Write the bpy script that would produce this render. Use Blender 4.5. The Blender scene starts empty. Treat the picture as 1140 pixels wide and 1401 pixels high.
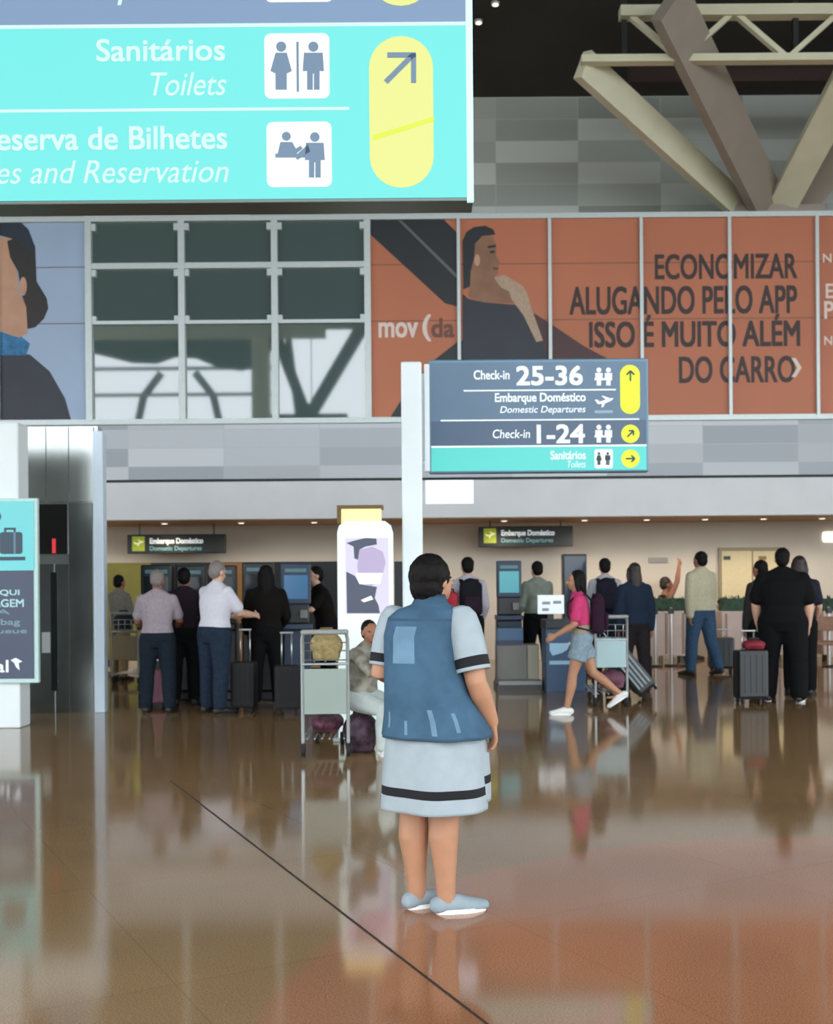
import bpy, bmesh, math, random
from mathutils import Vector, Matrix, noise

random.seed(7)
SC = bpy.context.scene
COL = SC.collection
R = math.radians

# ------------------------------------------------------------------ camera
EYE = 1.44          # eye level of the photographer
FPX = 1500.0        # focal length in pixels of the 1140x1401 frame
HX, HY = 570.0, 800.0   # where the level line of sight meets the frame
ROLL = R(0.45)
cam_d = bpy.data.cameras.new('camera')
cam = bpy.data.objects.new('camera', cam_d)
COL.objects.link(cam)
cam_d.sensor_fit = 'HORIZONTAL'
cam_d.sensor_width = 36.0
cam_d.lens = FPX / 1140.0 * 36.0
cam_d.shift_y = (HY - 700.5) / 1140.0
cam_d.clip_end = 300
cam.location = (0, 0, EYE)
cam.rotation_euler = (R(90), 0, 0)
cam.rotation_euler = (Matrix.Rotation(R(90), 3, 'X') @ Matrix.Rotation(-ROLL, 3, 'Z')).to_euler()
cam_d.dof.use_dof = True
cam_d.dof.focus_distance = 5.0
cam_d.dof.aperture_fstop = 4.6
SC.camera = cam

# ------------------------------------------------------------------ world / exposure
SC.view_settings.view_transform = 'Standard'
SC.view_settings.look = 'None'
SC.view_settings.gamma = 1
SC.view_settings.use_curve_mapping = False
SC.view_settings.exposure = 0.0
SC.cycles.use_denoising = True
SC.cycles.max_bounces = 8
SC.cycles.sample_clamp_indirect = 6
w = bpy.data.worlds.new('sky'); SC.world = w
w.use_nodes = True
bg = w.node_tree.nodes['Background']
bg.inputs['Color'].default_value = (0.86, 0.94, 1.0, 1)
bg.inputs['Strength'].default_value = 4.6

# ------------------------------------------------------------------ helpers
def lin(r, g, b):
    f = lambda v: (v/255)/12.92 if v <= 10 else (((v/255)+0.055)/1.055)**2.4
    return (f(r), f(g), f(b), 1)

def at(px, py, d):
    """world point that the photograph shows at (px, py), d metres in front of the camera"""
    dx, dy = px-HX, py-HY
    c, s = math.cos(ROLL), math.sin(ROLL)
    ux, uy = dx*c - dy*s, dx*s + dy*c
    return Vector((ux/FPX*d, d, EYE - uy/FPX*d))

def floor_depth(py):
    return FPX*EYE/(py-HY)

MATS = {}
def mat(name, rgb, rough=0.6, metal=0.0, spread=0.0, scale=20.0, emit=None, strength=1.0, ior=1.5, bump=0.0, coat=0.0):
    if name in MATS: return MATS[name]
    m = bpy.data.materials.new(name); m.use_nodes = True
    nt = m.node_tree; b = nt.nodes['Principled BSDF']
    col = lin(*rgb)
    b.inputs['Base Color'].default_value = col
    b.inputs['Roughness'].default_value = rough
    b.inputs['Metallic'].default_value = metal
    b.inputs['IOR'].default_value = ior
    if coat: b.inputs['Coat Weight'].default_value = coat
    if emit is not None:
        b.inputs['Emission Color'].default_value = lin(*emit)
        b.inputs['Emission Strength'].default_value = strength
    tc = nt.nodes.new('ShaderNodeTexCoord')
    nz = nt.nodes.new('ShaderNodeTexNoise'); nz.inputs['Scale'].default_value = scale; nz.inputs['Detail'].default_value = 4
    nt.links.new(tc.outputs['Object'], nz.inputs['Vector'])
    if spread:
        rp = nt.nodes.new('ShaderNodeValToRGB')
        rp.color_ramp.elements[0].position = 0.32; rp.color_ramp.elements[1].position = 0.68
        rp.color_ramp.elements[0].color = tuple(v*(1-spread) for v in col[:3]) + (1,)
        rp.color_ramp.elements[1].color = tuple(min(1, v*(1+spread)) for v in col[:3]) + (1,)
        nt.links.new(nz.outputs['Fac'], rp.inputs['Fac'])
        nt.links.new(rp.outputs['Color'], b.inputs['Base Color'])
    if bump:
        bp = nt.nodes.new('ShaderNodeBump'); bp.inputs['Strength'].default_value = bump; bp.inputs['Distance'].default_value = 0.01
        nt.links.new(nz.outputs['Fac'], bp.inputs['Height']); nt.links.new(bp.outputs['Normal'], b.inputs['Normal'])
    MATS[name] = m
    return m

def cloth(name, rgb, spread=0.12, scale=28):
    m = mat(name, rgb, 0.9, 0, spread, scale, bump=0.25)
    m.node_tree.nodes['Principled BSDF'].inputs['Specular IOR Level'].default_value = 0.2
    return m

def obj(name, bm, m, parent=None, smooth=False, loc=None):
    """link a bmesh (or a mesh) as one object"""
    if isinstance(bm, bpy.types.Mesh): me = bm
    else:
        bmesh.ops.recalc_face_normals(bm, faces=bm.faces[:])
        me = bpy.data.meshes.new(name); bm.to_mesh(me); bm.free()
    me.name = name
    for mm in (m if isinstance(m, (list, tuple)) else [m]): me.materials.append(mm)
    if smooth:
        me.polygons.foreach_set('use_smooth', [True]*len(me.polygons))
    o = bpy.data.objects.new(name, me); COL.objects.link(o)
    if parent: o.parent = parent
    if loc is not None: o.location = loc
    return o

def tag(o, label, cat, group=None):
    o['label'] = label; o['category'] = cat
    if group: o['group'] = group
    return o

def thing(name, label, cat, loc=(0, 0, 0), rz=0.0, group=None):
    o = bpy.data.objects.new(name, None); COL.objects.link(o)
    o.empty_display_size = 0.1
    o.location = loc; o.rotation_euler = (0, 0, rz)
    return tag(o, label, cat, group)

def struct(name, bm, m, parent=None, smooth=False):
    o = obj(name, bm, m, parent, smooth)
    if not parent: o['kind'] = 'structure'
    return o

def copy_tree(o, parent=None):
    c = o.copy(); COL.objects.link(c)
    if parent: c.parent = parent
    for ch in [x for x in bpy.data.objects if x.parent == o]:
        copy_tree(ch, c)
    return c

def NB(): return bmesh.new()

def box(bm, x0, x1, y0, y1, z0, z1, bev=0.0, mi=0, mx=None):
    co = [(x0,y0,z0),(x1,y0,z0),(x1,y1,z0),(x0,y1,z0),(x0,y0,z1),(x1,y0,z1),(x1,y1,z1),(x0,y1,z1)]
    vs = [bm.verts.new(mx @ Vector(c) if mx else c) for c in co]
    fs = [bm.faces.new([vs[i] for i in q]) for q in ((0,3,2,1),(4,5,6,7),(0,1,5,4),(1,2,6,5),(2,3,7,6),(3,0,4,7))]
    for f in fs: f.material_index = mi
    if bev:
        es = list({e for f in fs for e in f.edges})
        bmesh.ops.bevel(bm, geom=es, offset=bev, segments=2, affect='EDGES', profile=0.6)
    return bm

def prism(bm, pts, y0, y1, mi=0):
    """polygon in (x, z) given depth from y0 (front) to y1"""
    n = len(pts)
    a = [bm.verts.new((p[0], y0, p[1])) for p in pts]
    b = [bm.verts.new((p[0], y1, p[1])) for p in pts]
    fs = [bm.faces.new(a), bm.faces.new(b[::-1])]
    for i in range(n):
        j = (i+1) % n
        fs.append(bm.faces.new((a[j], a[i], b[i], b[j])))
    for f in fs: f.material_index = mi
    return bm

def circ(cx, cz, r, n=28, rz=None):
    rz = rz or r
    return [(cx+r*math.cos(2*math.pi*i/n), cz+rz*math.sin(2*math.pi*i/n)) for i in range(n)]

def rrect(x0, x1, z0, z1, r, n=7):
    pts = []
    for cx, cz, a0 in ((x1-r, z1-r, 0), (x0+r, z1-r, 90), (x0+r, z0+r, 180), (x1-r, z0+r, 270)):
        for k in range(n+1):
            a = R(a0 + 90*k/n); pts.append((cx+r*math.cos(a), cz+r*math.sin(a)))
    return pts

def bar2(p, q, wd):
    """2-D bar polygon from p to q"""
    dx, dz = q[0]-p[0], q[1]-p[1]; l = math.hypot(dx, dz); nx, nz = -dz/l*wd/2, dx/l*wd/2
    return [(p[0]+nx, p[1]+nz), (p[0]-nx, p[1]-nz), (q[0]-nx, q[1]-nz), (q[0]+nx, q[1]+nz)]

def frame_of(t, ref=None):
    t = t.normalized()
    up = Vector(ref) if ref is not None else Vector((0, 0, 1))
    if abs(t.dot(up)) > 0.95: up = Vector((0, 1, 0))
    s = t.cross(up).normalized(); u = s.cross(t).normalized()
    return s, u

def ring_loft(bm, rings, cap=True, mi=0, mifun=None):
    """rings: lists of points of equal length"""
    vr = [[bm.verts.new(p) for p in r] for r in rings]
    n = len(vr[0])
    for i in range(len(vr)-1):
        for k in range(n):
            j = (k+1) % n
            f = bm.faces.new((vr[i][k], vr[i][j], vr[i+1][j], vr[i+1][k]))
            f.material_index = mifun(i, k) if mifun else mi
    if cap:
        bm.faces.new(vr[0][::-1]).material_index = mi; bm.faces.new(vr[-1]).material_index = mi
    return vr

def tube(bm, pts, radii, segs=14, round_ends=True, ref=None, cap=True, mi=0, mifun=None):
    pts = [Vector(p) for p in pts]
    if not isinstance(radii, (list, tuple)): radii = [radii]*len(pts)
    rr = [(r, r) if not isinstance(r, (list, tuple)) else r for r in radii]
    P, Q, T = [], [], []
    n = len(pts)
    for i in range(n):
        t = (pts[min(i+1, n-1)] - pts[max(i-1, 0)]).normalized()
        P.append(pts[i]); Q.append(rr[i]); T.append(t)
    if round_ends:
        a, b = [], []
        for ang in (70, 40, 18):
            c, s = math.cos(R(ang)), math.sin(R(ang))
            a.append((pts[0]-T[0]*min(rr[0])*s, (rr[0][0]*c, rr[0][1]*c), T[0]))
        for ang in (18, 40, 70):
            c, s = math.cos(R(ang)), math.sin(R(ang))
            b.append((pts[-1]+T[-1]*min(rr[-1])*s, (rr[-1][0]*c, rr[-1][1]*c), T[-1]))
        P = [x[0] for x in a]+P+[x[0] for x in b]; Q = [x[1] for x in a]+Q+[x[1] for x in b]; T = [x[2] for x in a]+T+[x[2] for x in b]
    rings = []
    u0 = None
    for p, q, t in zip(P, Q, T):
        if ref is not None or u0 is None: s, u = frame_of(t, ref)
        else:                                   # carry the frame along so that the rings never twist
            u = (u0 - t*u0.dot(t)).normalized(); s = t.cross(u).normalized()
        u0 = u
        rings.append([p + s*q[0]*math.cos(2*math.pi*k/segs) + u*q[1]*math.sin(2*math.pi*k/segs) for k in range(segs)])
    ring_loft(bm, rings, cap, mi, mifun)
    return bm

def rod(bm, p, q, r, segs=10): return tube(bm, [p, q], r, segs, round_ends=False)

def beam(bm, p, q, wd, dp, ref=(0, 1, 0)):
    """rectangular bar from p to q, wd across, dp deep (along ref)"""
    p, q = Vector(p), Vector(q); t = (q-p).normalized(); u = Vector(ref); s = t.cross(u).normalized(); u = s.cross(t).normalized()
    rings = [[c + s*a*wd/2 + u*b*dp/2 for a, b in ((-1,-1),(1,-1),(1,1),(-1,1))] for c in (p, q)]
    ring_loft(bm, rings); return bm

def ell(bm, c, r, sub=3, rot=None):
    m = Matrix.Translation(Vector(c)) @ (rot.to_4x4() if rot is not None else Matrix.Identity(4)) @ Matrix.Diagonal((r[0], r[1], r[2], 1))
    bmesh.ops.create_icosphere(bm, subdivisions=sub, radius=1.0, matrix=m); return bm

def sring(c, rv, fv, a, b, n=28, p=2.3, y_off=0.0):
    out = []
    for k in range(n):
        t = 2*math.pi*k/n; ct, st = math.cos(t), math.sin(t)
        out.append(c + rv*a*math.copysign(abs(ct)**(2/p), ct) + fv*(b*math.copysign(abs(st)**(2/p), st)+y_off))
    return out

def fuse(bm, vox, smooth=3):
    """one continuous surface around everything in bm"""
    bmesh.ops.recalc_face_normals(bm, faces=bm.faces[:])
    me = bpy.data.meshes.new('raw'); bm.to_mesh(me); bm.free()
    o = bpy.data.objects.new('raw', me); COL.objects.link(o)
    md = o.modifiers.new('r', 'REMESH'); md.mode = 'VOXEL'; md.voxel_size = vox
    if smooth:
        sm = o.modifiers.new('s', 'SMOOTH'); sm.factor = 0.5; sm.iterations = smooth
    dg = bpy.context.evaluated_depsgraph_get()
    out = bpy.data.meshes.new_from_object(o.evaluated_get(dg))
    bpy.data.objects.remove(o); bpy.data.meshes.remove(me)
    out.materials.clear()
    return out

def text(name, s, m, parent, box4, y, bold=0.0, shear=0.0, depth=0.002):
    """lettering fitted into x0, x1, z0, z1 of the parent's own space, facing -y"""
    cu = bpy.data.curves.new('t', 'FONT'); cu.body = s; cu.size = 1; cu.shear = shear; cu.extrude = 0.0
    cu.resolution_u = 4
    o = bpy.data.objects.new('t', cu); COL.objects.link(o)
    dg = bpy.context.evaluated_depsgraph_get()
    me = bpy.data.meshes.new_from_object(o.evaluated_get(dg))
    bpy.data.objects.remove(o); bpy.data.curves.remove(cu)
    xs = [v.co.x for v in me.vertices]; ys = [v.co.y for v in me.vertices]
    x0, x1, z0, z1 = box4; a0, a1, b0, b1 = min(xs), max(xs), min(ys), max(ys)
    w_ = bold*(z1-z0)*1.2            # strokes are thickened by laying the lettering over itself
    for v in me.vertices:
        v.co = Vector((x0+w_+(v.co.x-a0)/(a1-a0)*(x1-x0-2*w_), y, z0+w_+(v.co.y-b0)/(b1-b0)*(z1-z0-2*w_)))
    b1_ = NB(); b1_.from_mesh(me); bpy.data.meshes.remove(me)
    bmesh.ops.remove_doubles(b1_, verts=b1_.verts[:], dist=1e-6)
    r = bmesh.ops.extrude_face_region(b1_, geom=b1_.faces[:])
    for v in r['geom']:
        if isinstance(v, bmesh.types.BMVert): v.co.y -= depth
    tmp = bpy.data.meshes.new('t'); b1_.to_mesh(tmp); b1_.free()
    bm = NB()
    for k, (ox, oz) in enumerate(((0, 0), (w_, w_), (-w_, w_), (w_, -w_), (-w_, -w_)) if bold > 0.006 else ((0, 0),)):
        n0 = len(bm.verts); bm.from_mesh(tmp); bm.verts.ensure_lookup_table()
        for v in bm.verts[n0:]: v.co += Vector((ox, -0.00025*k, oz))
    bpy.data.meshes.remove(tmp)
    return obj(name, bm, m, parent)

class Board:
    """an upright flat board at depth d whose details are read off the photograph in pixels"""
    def __init__(s, root, d): s.o = root.location.copy(); s.root = root; s.d = d
    def p(s, px, py):
        v = at(px, py, s.d) - s.o; return (v.x, v.z)
    def poly(s, name, pts, m, y0, y1, parent=None):
        return obj(name, prism(NB(), [s.p(*q) for q in pts], y0, y1), m, parent or s.root)
    def rect(s, px0, py0, px1, py1):
        a = s.p((px0+px1)/2, py1); b = s.p((px0+px1)/2, py0)
        c = s.p(px0, (py0+py1)/2); e = s.p(px1, (py0+py1)/2)
        return c[0], e[0], a[1], b[1]
    def panel(s, name, px0, py0, px1, py1, m, y0, y1, bev=0.0, parent=None):
        x0, x1, z0, z1 = s.rect(px0, py0, px1, py1)
        return obj(name, box(NB(), x0, x1, y0, y1, z0, z1, bev), m, parent or s.root)
    def rounded(s, name, px0, py0, px1, py1, r, m, y0, y1, parent=None):
        x0, x1, z0, z1 = s.rect(px0, py0, px1, py1); r = r/FPX*s.d
        return obj(name, prism(NB(), rrect(x0, x1, z0, z1, min(r, (x1-x0)/2*.999, (z1-z0)/2*.999)), y0, y1), m, parent or s.root)
    def text(s, name, t, px0, py0, px1, py1, m, y, bold=0.0, shear=0.0, parent=None):
        return text(name, t, m, parent or s.root, s.rect(px0, py0, px1, py1), y, bold, shear)
    def arrow(s, name, cx, cy, size, ang, m, y, wd, parent=None):
        """arrow of half length size px at (cx, cy) pointing ang degrees from east"""
        bm = NB(); c, sn = math.cos(R(ang)), math.sin(R(ang))
        q = lambda u, v: s.p(cx + u*c - v*sn, cy - (u*sn + v*c))
        k = FPX/s.d
        prism(bm, bar2(q(-size, 0), q(size*.9, 0), wd/k), y-0.002, y)
        prism(bm, bar2(q(size, 0), q(size*.2, size*.75), wd/k), y-0.0025, y)
        prism(bm, bar2(q(size, 0), q(size*.2, -size*.75), wd/k), y-0.003, y)
        return obj(name, bm, m, parent or s.root)
# ------------------------------------------------------------------ distances of the hall
D_BAND = 19.0      # front of the gallery band
D_UP = 20.2        # upper wall behind its ledge
D_BACK = 21.0      # wall under the gallery
Z_SOF = at(620, 708, D_BAND).z
Z_CLAD0 = at(620, 653, D_BAND).z
Z_BAND0 = at(620, 573, D_BAND).z
Z_BAND1 = at(620, 299, D_BAND).z
Z_UP1 = at(620, 140, D_UP).z
XL, XR = -15.0, 15.0

# ---- structure materials
def floor_material():
    m = bpy.data.materials.new('polished_granite'); m.use_nodes = True
    nt = m.node_tree; N = nt.nodes; L = nt.links; b = N['Principled BSDF']
    tc = N.new('ShaderNodeTexCoord')
    def noise_(scale, detail=3):
        n = N.new('ShaderNodeTexNoise'); n.inputs['Scale'].default_value = scale; n.inputs['Detail'].default_value = detail
        L.new(tc.outputs['Object'], n.inputs['Vector']); return n
    def ramp(fac, stops):
        r = N.new('ShaderNodeValToRGB'); e = r.color_ramp.elements
        for i, (p, c) in enumerate(stops):
            q = e[i] if i < 2 else e.new(p)
            q.position = p; q.color = c
        L.new(fac, r.inputs['Fac']); return r
    # red inlaid circle of granite among the brown slabs
    sep = N.new('ShaderNodeSeparateXYZ'); L.new(tc.outputs['Object'], sep.inputs[0])
    vd = N.new('ShaderNodeVectorMath'); vd.operation = 'DISTANCE'; vd.inputs[1].default_value = (2.1, 3.55, 0)
    L.new(tc.outputs['Object'], vd.inputs[0])
    nb = noise_(1.6)
    ad = N.new('ShaderNodeMath'); ad.operation = 'MULTIPLY_ADD'; ad.inputs[1].default_value = 0.12; L.new(nb.outputs['Fac'], ad.inputs[0]); L.new(vd.outputs['Value'], ad.inputs[2])
    red = N.new('ShaderNodeMapRange'); red.inputs['From Min'].default_value = 2.72; red.inputs['From Max'].default_value = 2.64
    L.new(ad.outputs[0], red.inputs['Value'])
    sp = noise_(150, 2); spr = ramp(sp.outputs['Fac'], [(0.35, (0.72, 0.72, 0.72, 1)), (0.62, (1.25, 1.22, 1.18, 1))])
    br = N.new('ShaderNodeMix'); br.data_type = 'RGBA'
    br.inputs['A'].default_value = lin(148, 118, 82); br.inputs['B'].default_value = lin(164, 114, 83)
    L.new(red.outputs['Result'], br.inputs['Factor'])
    cl = noise_(0.7, 5); clr = ramp(cl.outputs['Fac'], [(0.3, (0.86, 0.86, 0.86, 1)), (0.7, (1.12, 1.1, 1.08, 1))])
    m1 = N.new('ShaderNodeMix'); m1.data_type = 'RGBA'; m1.blend_type = 'MULTIPLY'; m1.inputs['Factor'].default_value = 1
    L.new(br.outputs['Result'], m1.inputs['A']); L.new(spr.outputs['Color'], m1.inputs['B'])
    m2 = N.new('ShaderNodeMix'); m2.data_type = 'RGBA'; m2.blend_type = 'MULTIPLY'; m2.inputs['Factor'].default_value = 1
    L.new(m1.outputs['Result'], m2.inputs['A']); L.new(clr.outputs['Color'], m2.inputs['B'])
    # faint joints of the large slabs
    bt = N.new('ShaderNodeTexBrick'); bt.offset = 0.0; bt.inputs['Scale'].default_value = 1.0
    bt.inputs['Brick Width'].default_value = 1.45; bt.inputs['Row Height'].default_value = 1.45; bt.inputs['Mortar Size'].default_value = 0.004
    bt.inputs['Color1'].default_value = (1, 1, 1, 1); bt.inputs['Color2'].default_value = (0.95, 0.95, 0.95, 1); bt.inputs['Mortar'].default_value = (0.84, 0.83, 0.81, 1)
    mp = N.new('ShaderNodeMapping'); mp.inputs['Rotation'].default_value = (0, 0, R(-29.0)); mp.inputs['Location'].default_value = (0.3, 0.45, 0)
    L.new(tc.outputs['Object'], mp.inputs['Vector']); L.new(mp.outputs['Vector'], bt.inputs['Vector'])
    m3 = N.new('ShaderNodeMix'); m3.data_type = 'RGBA'; m3.blend_type = 'MULTIPLY'; m3.inputs['Factor'].default_value = 1
    L.new(m2.outputs['Result'], m3.inputs['A']); L.new(bt.outputs['Color'], m3.inputs['B'])
    L.new(m3.outputs['Result'], b.inputs['Base Color'])
    b.inputs['Roughness'].default_value = 0.085
    b.inputs['IOR'].default_value = 1.54
    bp = N.new('ShaderNodeBump'); bp.inputs['Strength'].default_value = 0.018; bp.inputs['Distance'].default_value = 0.01
    nw = noise_(2.2, 2); L.new(nw.outputs['Fac'], bp.inputs['Height']); L.new(bp.outputs['Normal'], b.inputs['Normal'])
    return m

def tile_material(name, c1, c2, wd, ht, rough=0.5):
    m = bpy.data.materials.new(name); m.use_nodes = True
    nt = m.node_tree; N = nt.nodes; L = nt.links; b = N['Principled BSDF']
    tc = N.new('ShaderNodeTexCoord'); sep = N.new('ShaderNodeSeparateXYZ'); com = N.new('ShaderNodeCombineXYZ')
    L.new(tc.outputs['Object'], sep.inputs[0]); L.new(sep.outputs['X'], com.inputs['X']); L.new(sep.outputs['Z'], com.inputs['Y'])
    bt = N.new('ShaderNodeTexBrick'); bt.inputs['Scale'].default_value = 1.0; bt.offset = 0.0
    bt.inputs['Brick Width'].default_value = wd; bt.inputs['Row Height'].default_value = ht; bt.inputs['Mortar Size'].default_value = 0.006
    bt.inputs['Color1'].default_value = lin(*c1); bt.inputs['Color2'].default_value = lin(*c2); bt.inputs['Mortar'].default_value = lin(*[v*0.9 for v in c1]); bt.inputs['Bias'].default_value = -0.1
    L.new(com.outputs[0], bt.inputs['Vector']); L.new(bt.outputs['Color'], b.inputs['Base Color'])
    b.inputs['Roughness'].default_value = rough
    return m

M_FLOOR = floor_material()
M_TILE_UP = tile_material('grey_cladding_upper', (196, 200, 192), (128, 132, 124), 1.52, 0.40)
M_TILE_LO = tile_material('grey_cladding_lower', (208, 211, 215), (150, 157, 163), 1.66, 0.32)
M_WHITE = mat('white_paint', (214, 214, 214), 0.55, spread=0.03, scale=2)
M_BEIGE = mat('beige_plaster', (206, 194, 176), 0.8, spread=0.04, scale=1.5)
M_SOF = mat('brown_soffit', (176, 138, 102), 0.7, spread=0.06, scale=3)
M_ROOF = mat('dark_roof', (50, 48, 44), 0.8, spread=0.15, scale=0.8)
M_ALU = mat('pale_aluminium', (196, 204, 202), 0.4, 0.3, spread=0.03)
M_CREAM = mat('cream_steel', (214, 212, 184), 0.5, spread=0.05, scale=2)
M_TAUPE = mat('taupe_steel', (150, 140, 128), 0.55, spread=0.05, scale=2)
M_GLASS = mat('dark_reflective_glass', (78, 96, 94), 0.03, 0.0, ior=2.3)
M_GLASS2 = M_GLASS
M_DARK = mat('dark_steel', (48, 52, 52), 0.45, 0.4, spread=0.08)
M_GROUT = mat('dark_joint', (56, 42, 32), 0.7, spread=0.2)

# ---- floor, with the dark expansion joint that crosses it
struct('floor', box(NB(), -30, 30, -10, 24, -0.3, 0.0), M_FLOOR)
a, b_ = at(245, 1075, floor_depth(1075)), at(665, 1401, floor_depth(1401))
dirv = (b_-a).normalized(); a2 = a - dirv*0.3; b2 = b_ + dirv*2.5
struct('trim_1', beam(NB(), Vector((a2.x, a2.y, 0.0005)), Vector((b2.x, b2.y, 0.0005)), 0.010, 0.004, ref=(0, 0, 1)), M_GROUT)
struct('ground', box(NB(), -120, 120, -140, -10, -0.4, -0.02), mat('asphalt', (120, 120, 116), 0.9, spread=0.1, scale=1))

# ---- back wall under the gallery, with a doorway board on the right
struct('wall_back', box(NB(), XL, XR, D_BACK, D_BACK+0.25, 0, Z_SOF+0.3), M_BEIGE)
struct('wall_upper', box(NB(), XL, XR, D_UP, D_UP+0.3, Z_BAND1-0.4, Z_UP1+2.2), M_TILE_UP)
struct('wall_cladding', box(NB(), XL, XR, D_BAND, D_BAND+0.3, Z_CLAD0, Z_BAND0-0.03), M_TILE_LO)
struct('trim_2', box(NB(), XL, XR, D_BAND+0.09, D_BAND+0.3, Z_CLAD0-0.05, Z_CLAD0), M_DARK)  # shadow line under the cladding, put into this strip's dark colour
struct('wall_fascia', box(NB(), XL, XR, D_BAND-0.02, D_BAND+0.3, Z_SOF, Z_CLAD0-0.05), M_WHITE)
struct('soffit_ceiling', box(NB(), XL, XR, D_BAND+0.3, D_BACK, Z_SOF+0.005, Z_SOF+0.2), M_SOF)
struct('wall_band', box(NB(), XL, XR, D_BAND+0.25, D_BAND+0.4, Z_BAND0, Z_BAND1), M_DARK)
struct('trim_3', box(NB(), XL, XR, D_BAND-0.06, D_BAND+0.3, Z_BAND0-0.06, Z_BAND0+0.03), M_ALU)
struct('trim_4', box(NB(), XL, XR, D_BAND-0.05, D_UP, Z_BAND1-0.02, Z_BAND1+0.07), M_ALU)
# end walls of the hall, far outside the frame
struct('wall_left', box(NB(), XL-0.3, XL, 12, D_BACK+0.25, 0, Z_UP1+2), M_TILE_LO)
struct('wall_right', box(NB(), XR, XR+0.3, 12, D_BACK+0.25, 0, Z_UP1+2), M_TILE_LO)

# ---- roof: sloping up from the wall towards the viewer, then level out to its edge behind
ZR = 12.1
bm = NB()
prof = [(D_UP+0.3, Z_UP1+0.02), (D_UP-7.5, ZR), (-6.2, ZR), (-6.2, ZR+0.4), (D_UP-7.5, ZR+0.4), (D_UP+0.3, Z_UP1+0.5)]
ring_loft(bm, [[Vector((x, p[0], p[1])) for p in prof] for x in (-22, 22)])
struct('ceiling', bm, M_ROOF)
struct('trim_5', box(NB(), -22, -3.6, -6.6, -6.2, ZR-0.62, ZR+0.4), M_CREAM)
struct('trim_6', box(NB(), -3.6, 22, -6.6, -6.2, ZR-0.25, ZR+0.4), M_TAUPE)
def mirrored(px, py, back):
    dist = 2*D_BAND + back            # how far the mirrored place lies along the line of sight
    v = at(px, py, dist); return (v.x, v.z)
struct('trim_7', prism(NB(), [mirrored(*q, 6.8) for q in ((-80, 462), (372, 462), (372, 478), (356, 500), (330, 507), (300, 503), (268, 490), (240, 488), (214, 497), (180, 496), (140, 486), (100, 478), (-80, 474))], -6.9, -6.7), M_DARK)
for q in ((505, 8.3), (541, 8.8)):
    x0_, z_ = mirrored(60, q[0], q[1]); x1_, _ = mirrored(372, q[0], q[1])
    struct('rail_beam', box(NB(), x0_, x1_, -q[1]-0.1, -q[1], z_-0.07, z_+0.07), mat('rail_blue_grey', (130, 146, 160), 0.5))
struct('pillar', box(NB(), mirrored(357, 500, 6.9)[0]-0.35, mirrored(357, 500, 6.9)[0]+0.35, -7.3, -6.6, 0, ZR), M_CREAM)

# ---- windows of the gallery band: three glazed bays
EDGE = [122.5, 249.5, 376.5, 503.5]
def pxx(px, d=D_BAND): return at(px, 440, d).x
zt1, zt2 = at(310, 364, D_BAND).z, at(310, 441, D_BAND).z
for i in range(3):
    x0, x1 = pxx(EDGE[i]), pxx(EDGE[i+1])
    wn = bpy.data.objects.new(f'window_{i+1}', None); COL.objects.link(wn); wn['kind'] = 'structure'
    fr = NB()
    for xx in ((x0, x1) if i == 2 else (x0,)):
        box(fr, xx-0.055, xx+0.055, D_BAND-0.07, D_BAND+0.2, Z_BAND0, Z_BAND1)
    box(fr, x0+0.055, x1-0.055, D_BAND-0.06, D_BAND+0.15, zt1-0.05, zt1+0.05)
    box(fr, x0+0.055, x1-0.055, D_BAND-0.05, D_BAND+0.15, zt2-0.03, zt2+0.03)
    for xx, sgn in ((x0, 1), (x1, -1)):
        for zz in (zt1-0.12, zt2+0.05, Z_BAND1-0.12):
            box(fr, min(xx+sgn*0.05, xx+sgn*0.13), max(xx+sgn*0.05, xx+sgn*0.13), D_BAND-0.055, D_BAND+0.1, zz-0.06, zz+0.06)
    obj('frame', fr, M_ALU, wn)
    for z0, z1 in ((Z_BAND0, zt2), (zt2, zt1), (zt1, Z_BAND1)):
        obj('pane', box(NB(), x0+0.05, x1-0.05, D_BAND+0.02, D_BAND+0.04, z0+0.02, z1-0.02), M_GLASS, wn)
# slim mullions over the poster bays
k = 8
for px in (-126, -2, 628, 752.5, 877.5, 998, 1117.5, 1241):
    x = pxx(px)
    struct(f'trim_{k}', box(NB(), x-0.028, x+0.028, D_BAND-0.07, D_BAND-0.01, Z_BAND0, Z_BAND1), M_ALU); k += 1

# ---- trusses, tree struts
def truss(d, label, xa, xb, group=None):
    t = thing('roof_truss', label, 'truss', (0, 0, 0), 0, group)
    p = lambda px, py: at(px, py, d)
    za, zb = p(1000, 17).z, p(1000, 81).z
    obj('top_chord', beam(NB(), (p(xa[0], 20).x, d, za), (p(xb, 20).x, d, za), 0.16, 0.2), M_CREAM, t)
    obj('bottom_chord', beam(NB(), (p(xa[1], 82).x, d, zb), (p(xb, 82).x, d, zb), 0.11, 0.16), M_CREAM, t)
    step = 73; x = 858; i = 0; up = True
    while x < xb-10:
        za_, zb_ = (za, zb) if up else (zb, za)
        obj('diagonal', beam(NB(), (p(x, 50).x, d, za_), (p(x+step, 50).x, d, zb_), 0.075, 0.1), M_CREAM, t)
        x += step; up = not up
    for px in (xa[1]+60, 1090, 1290):
        x_ = p(px, 50).x
        zr = Z_UP1 + (D_UP-d)*(ZR-Z_UP1)/7.5 + 0.1
        obj('hanger', beam(NB(), (x_, d+0.06, zb), (x_, d+0.06, zr), 0.08, 0.08), M_DARK, t)
    return t
truss(16.6, 'cream zigzag roof truss under the dark ceiling at the upper right', (848, 795), 1420)
# a shorter dark joist behind the truss
jz = at(1000, 105, 18.2).z
struct('beam', box(NB(), at(860, 100, 18.2).x, 11, 18.1, 18.3, jz-0.12, jz+0.15), mat('maroon_joist', (58, 42, 36), 0.7, spread=0.1))

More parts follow.
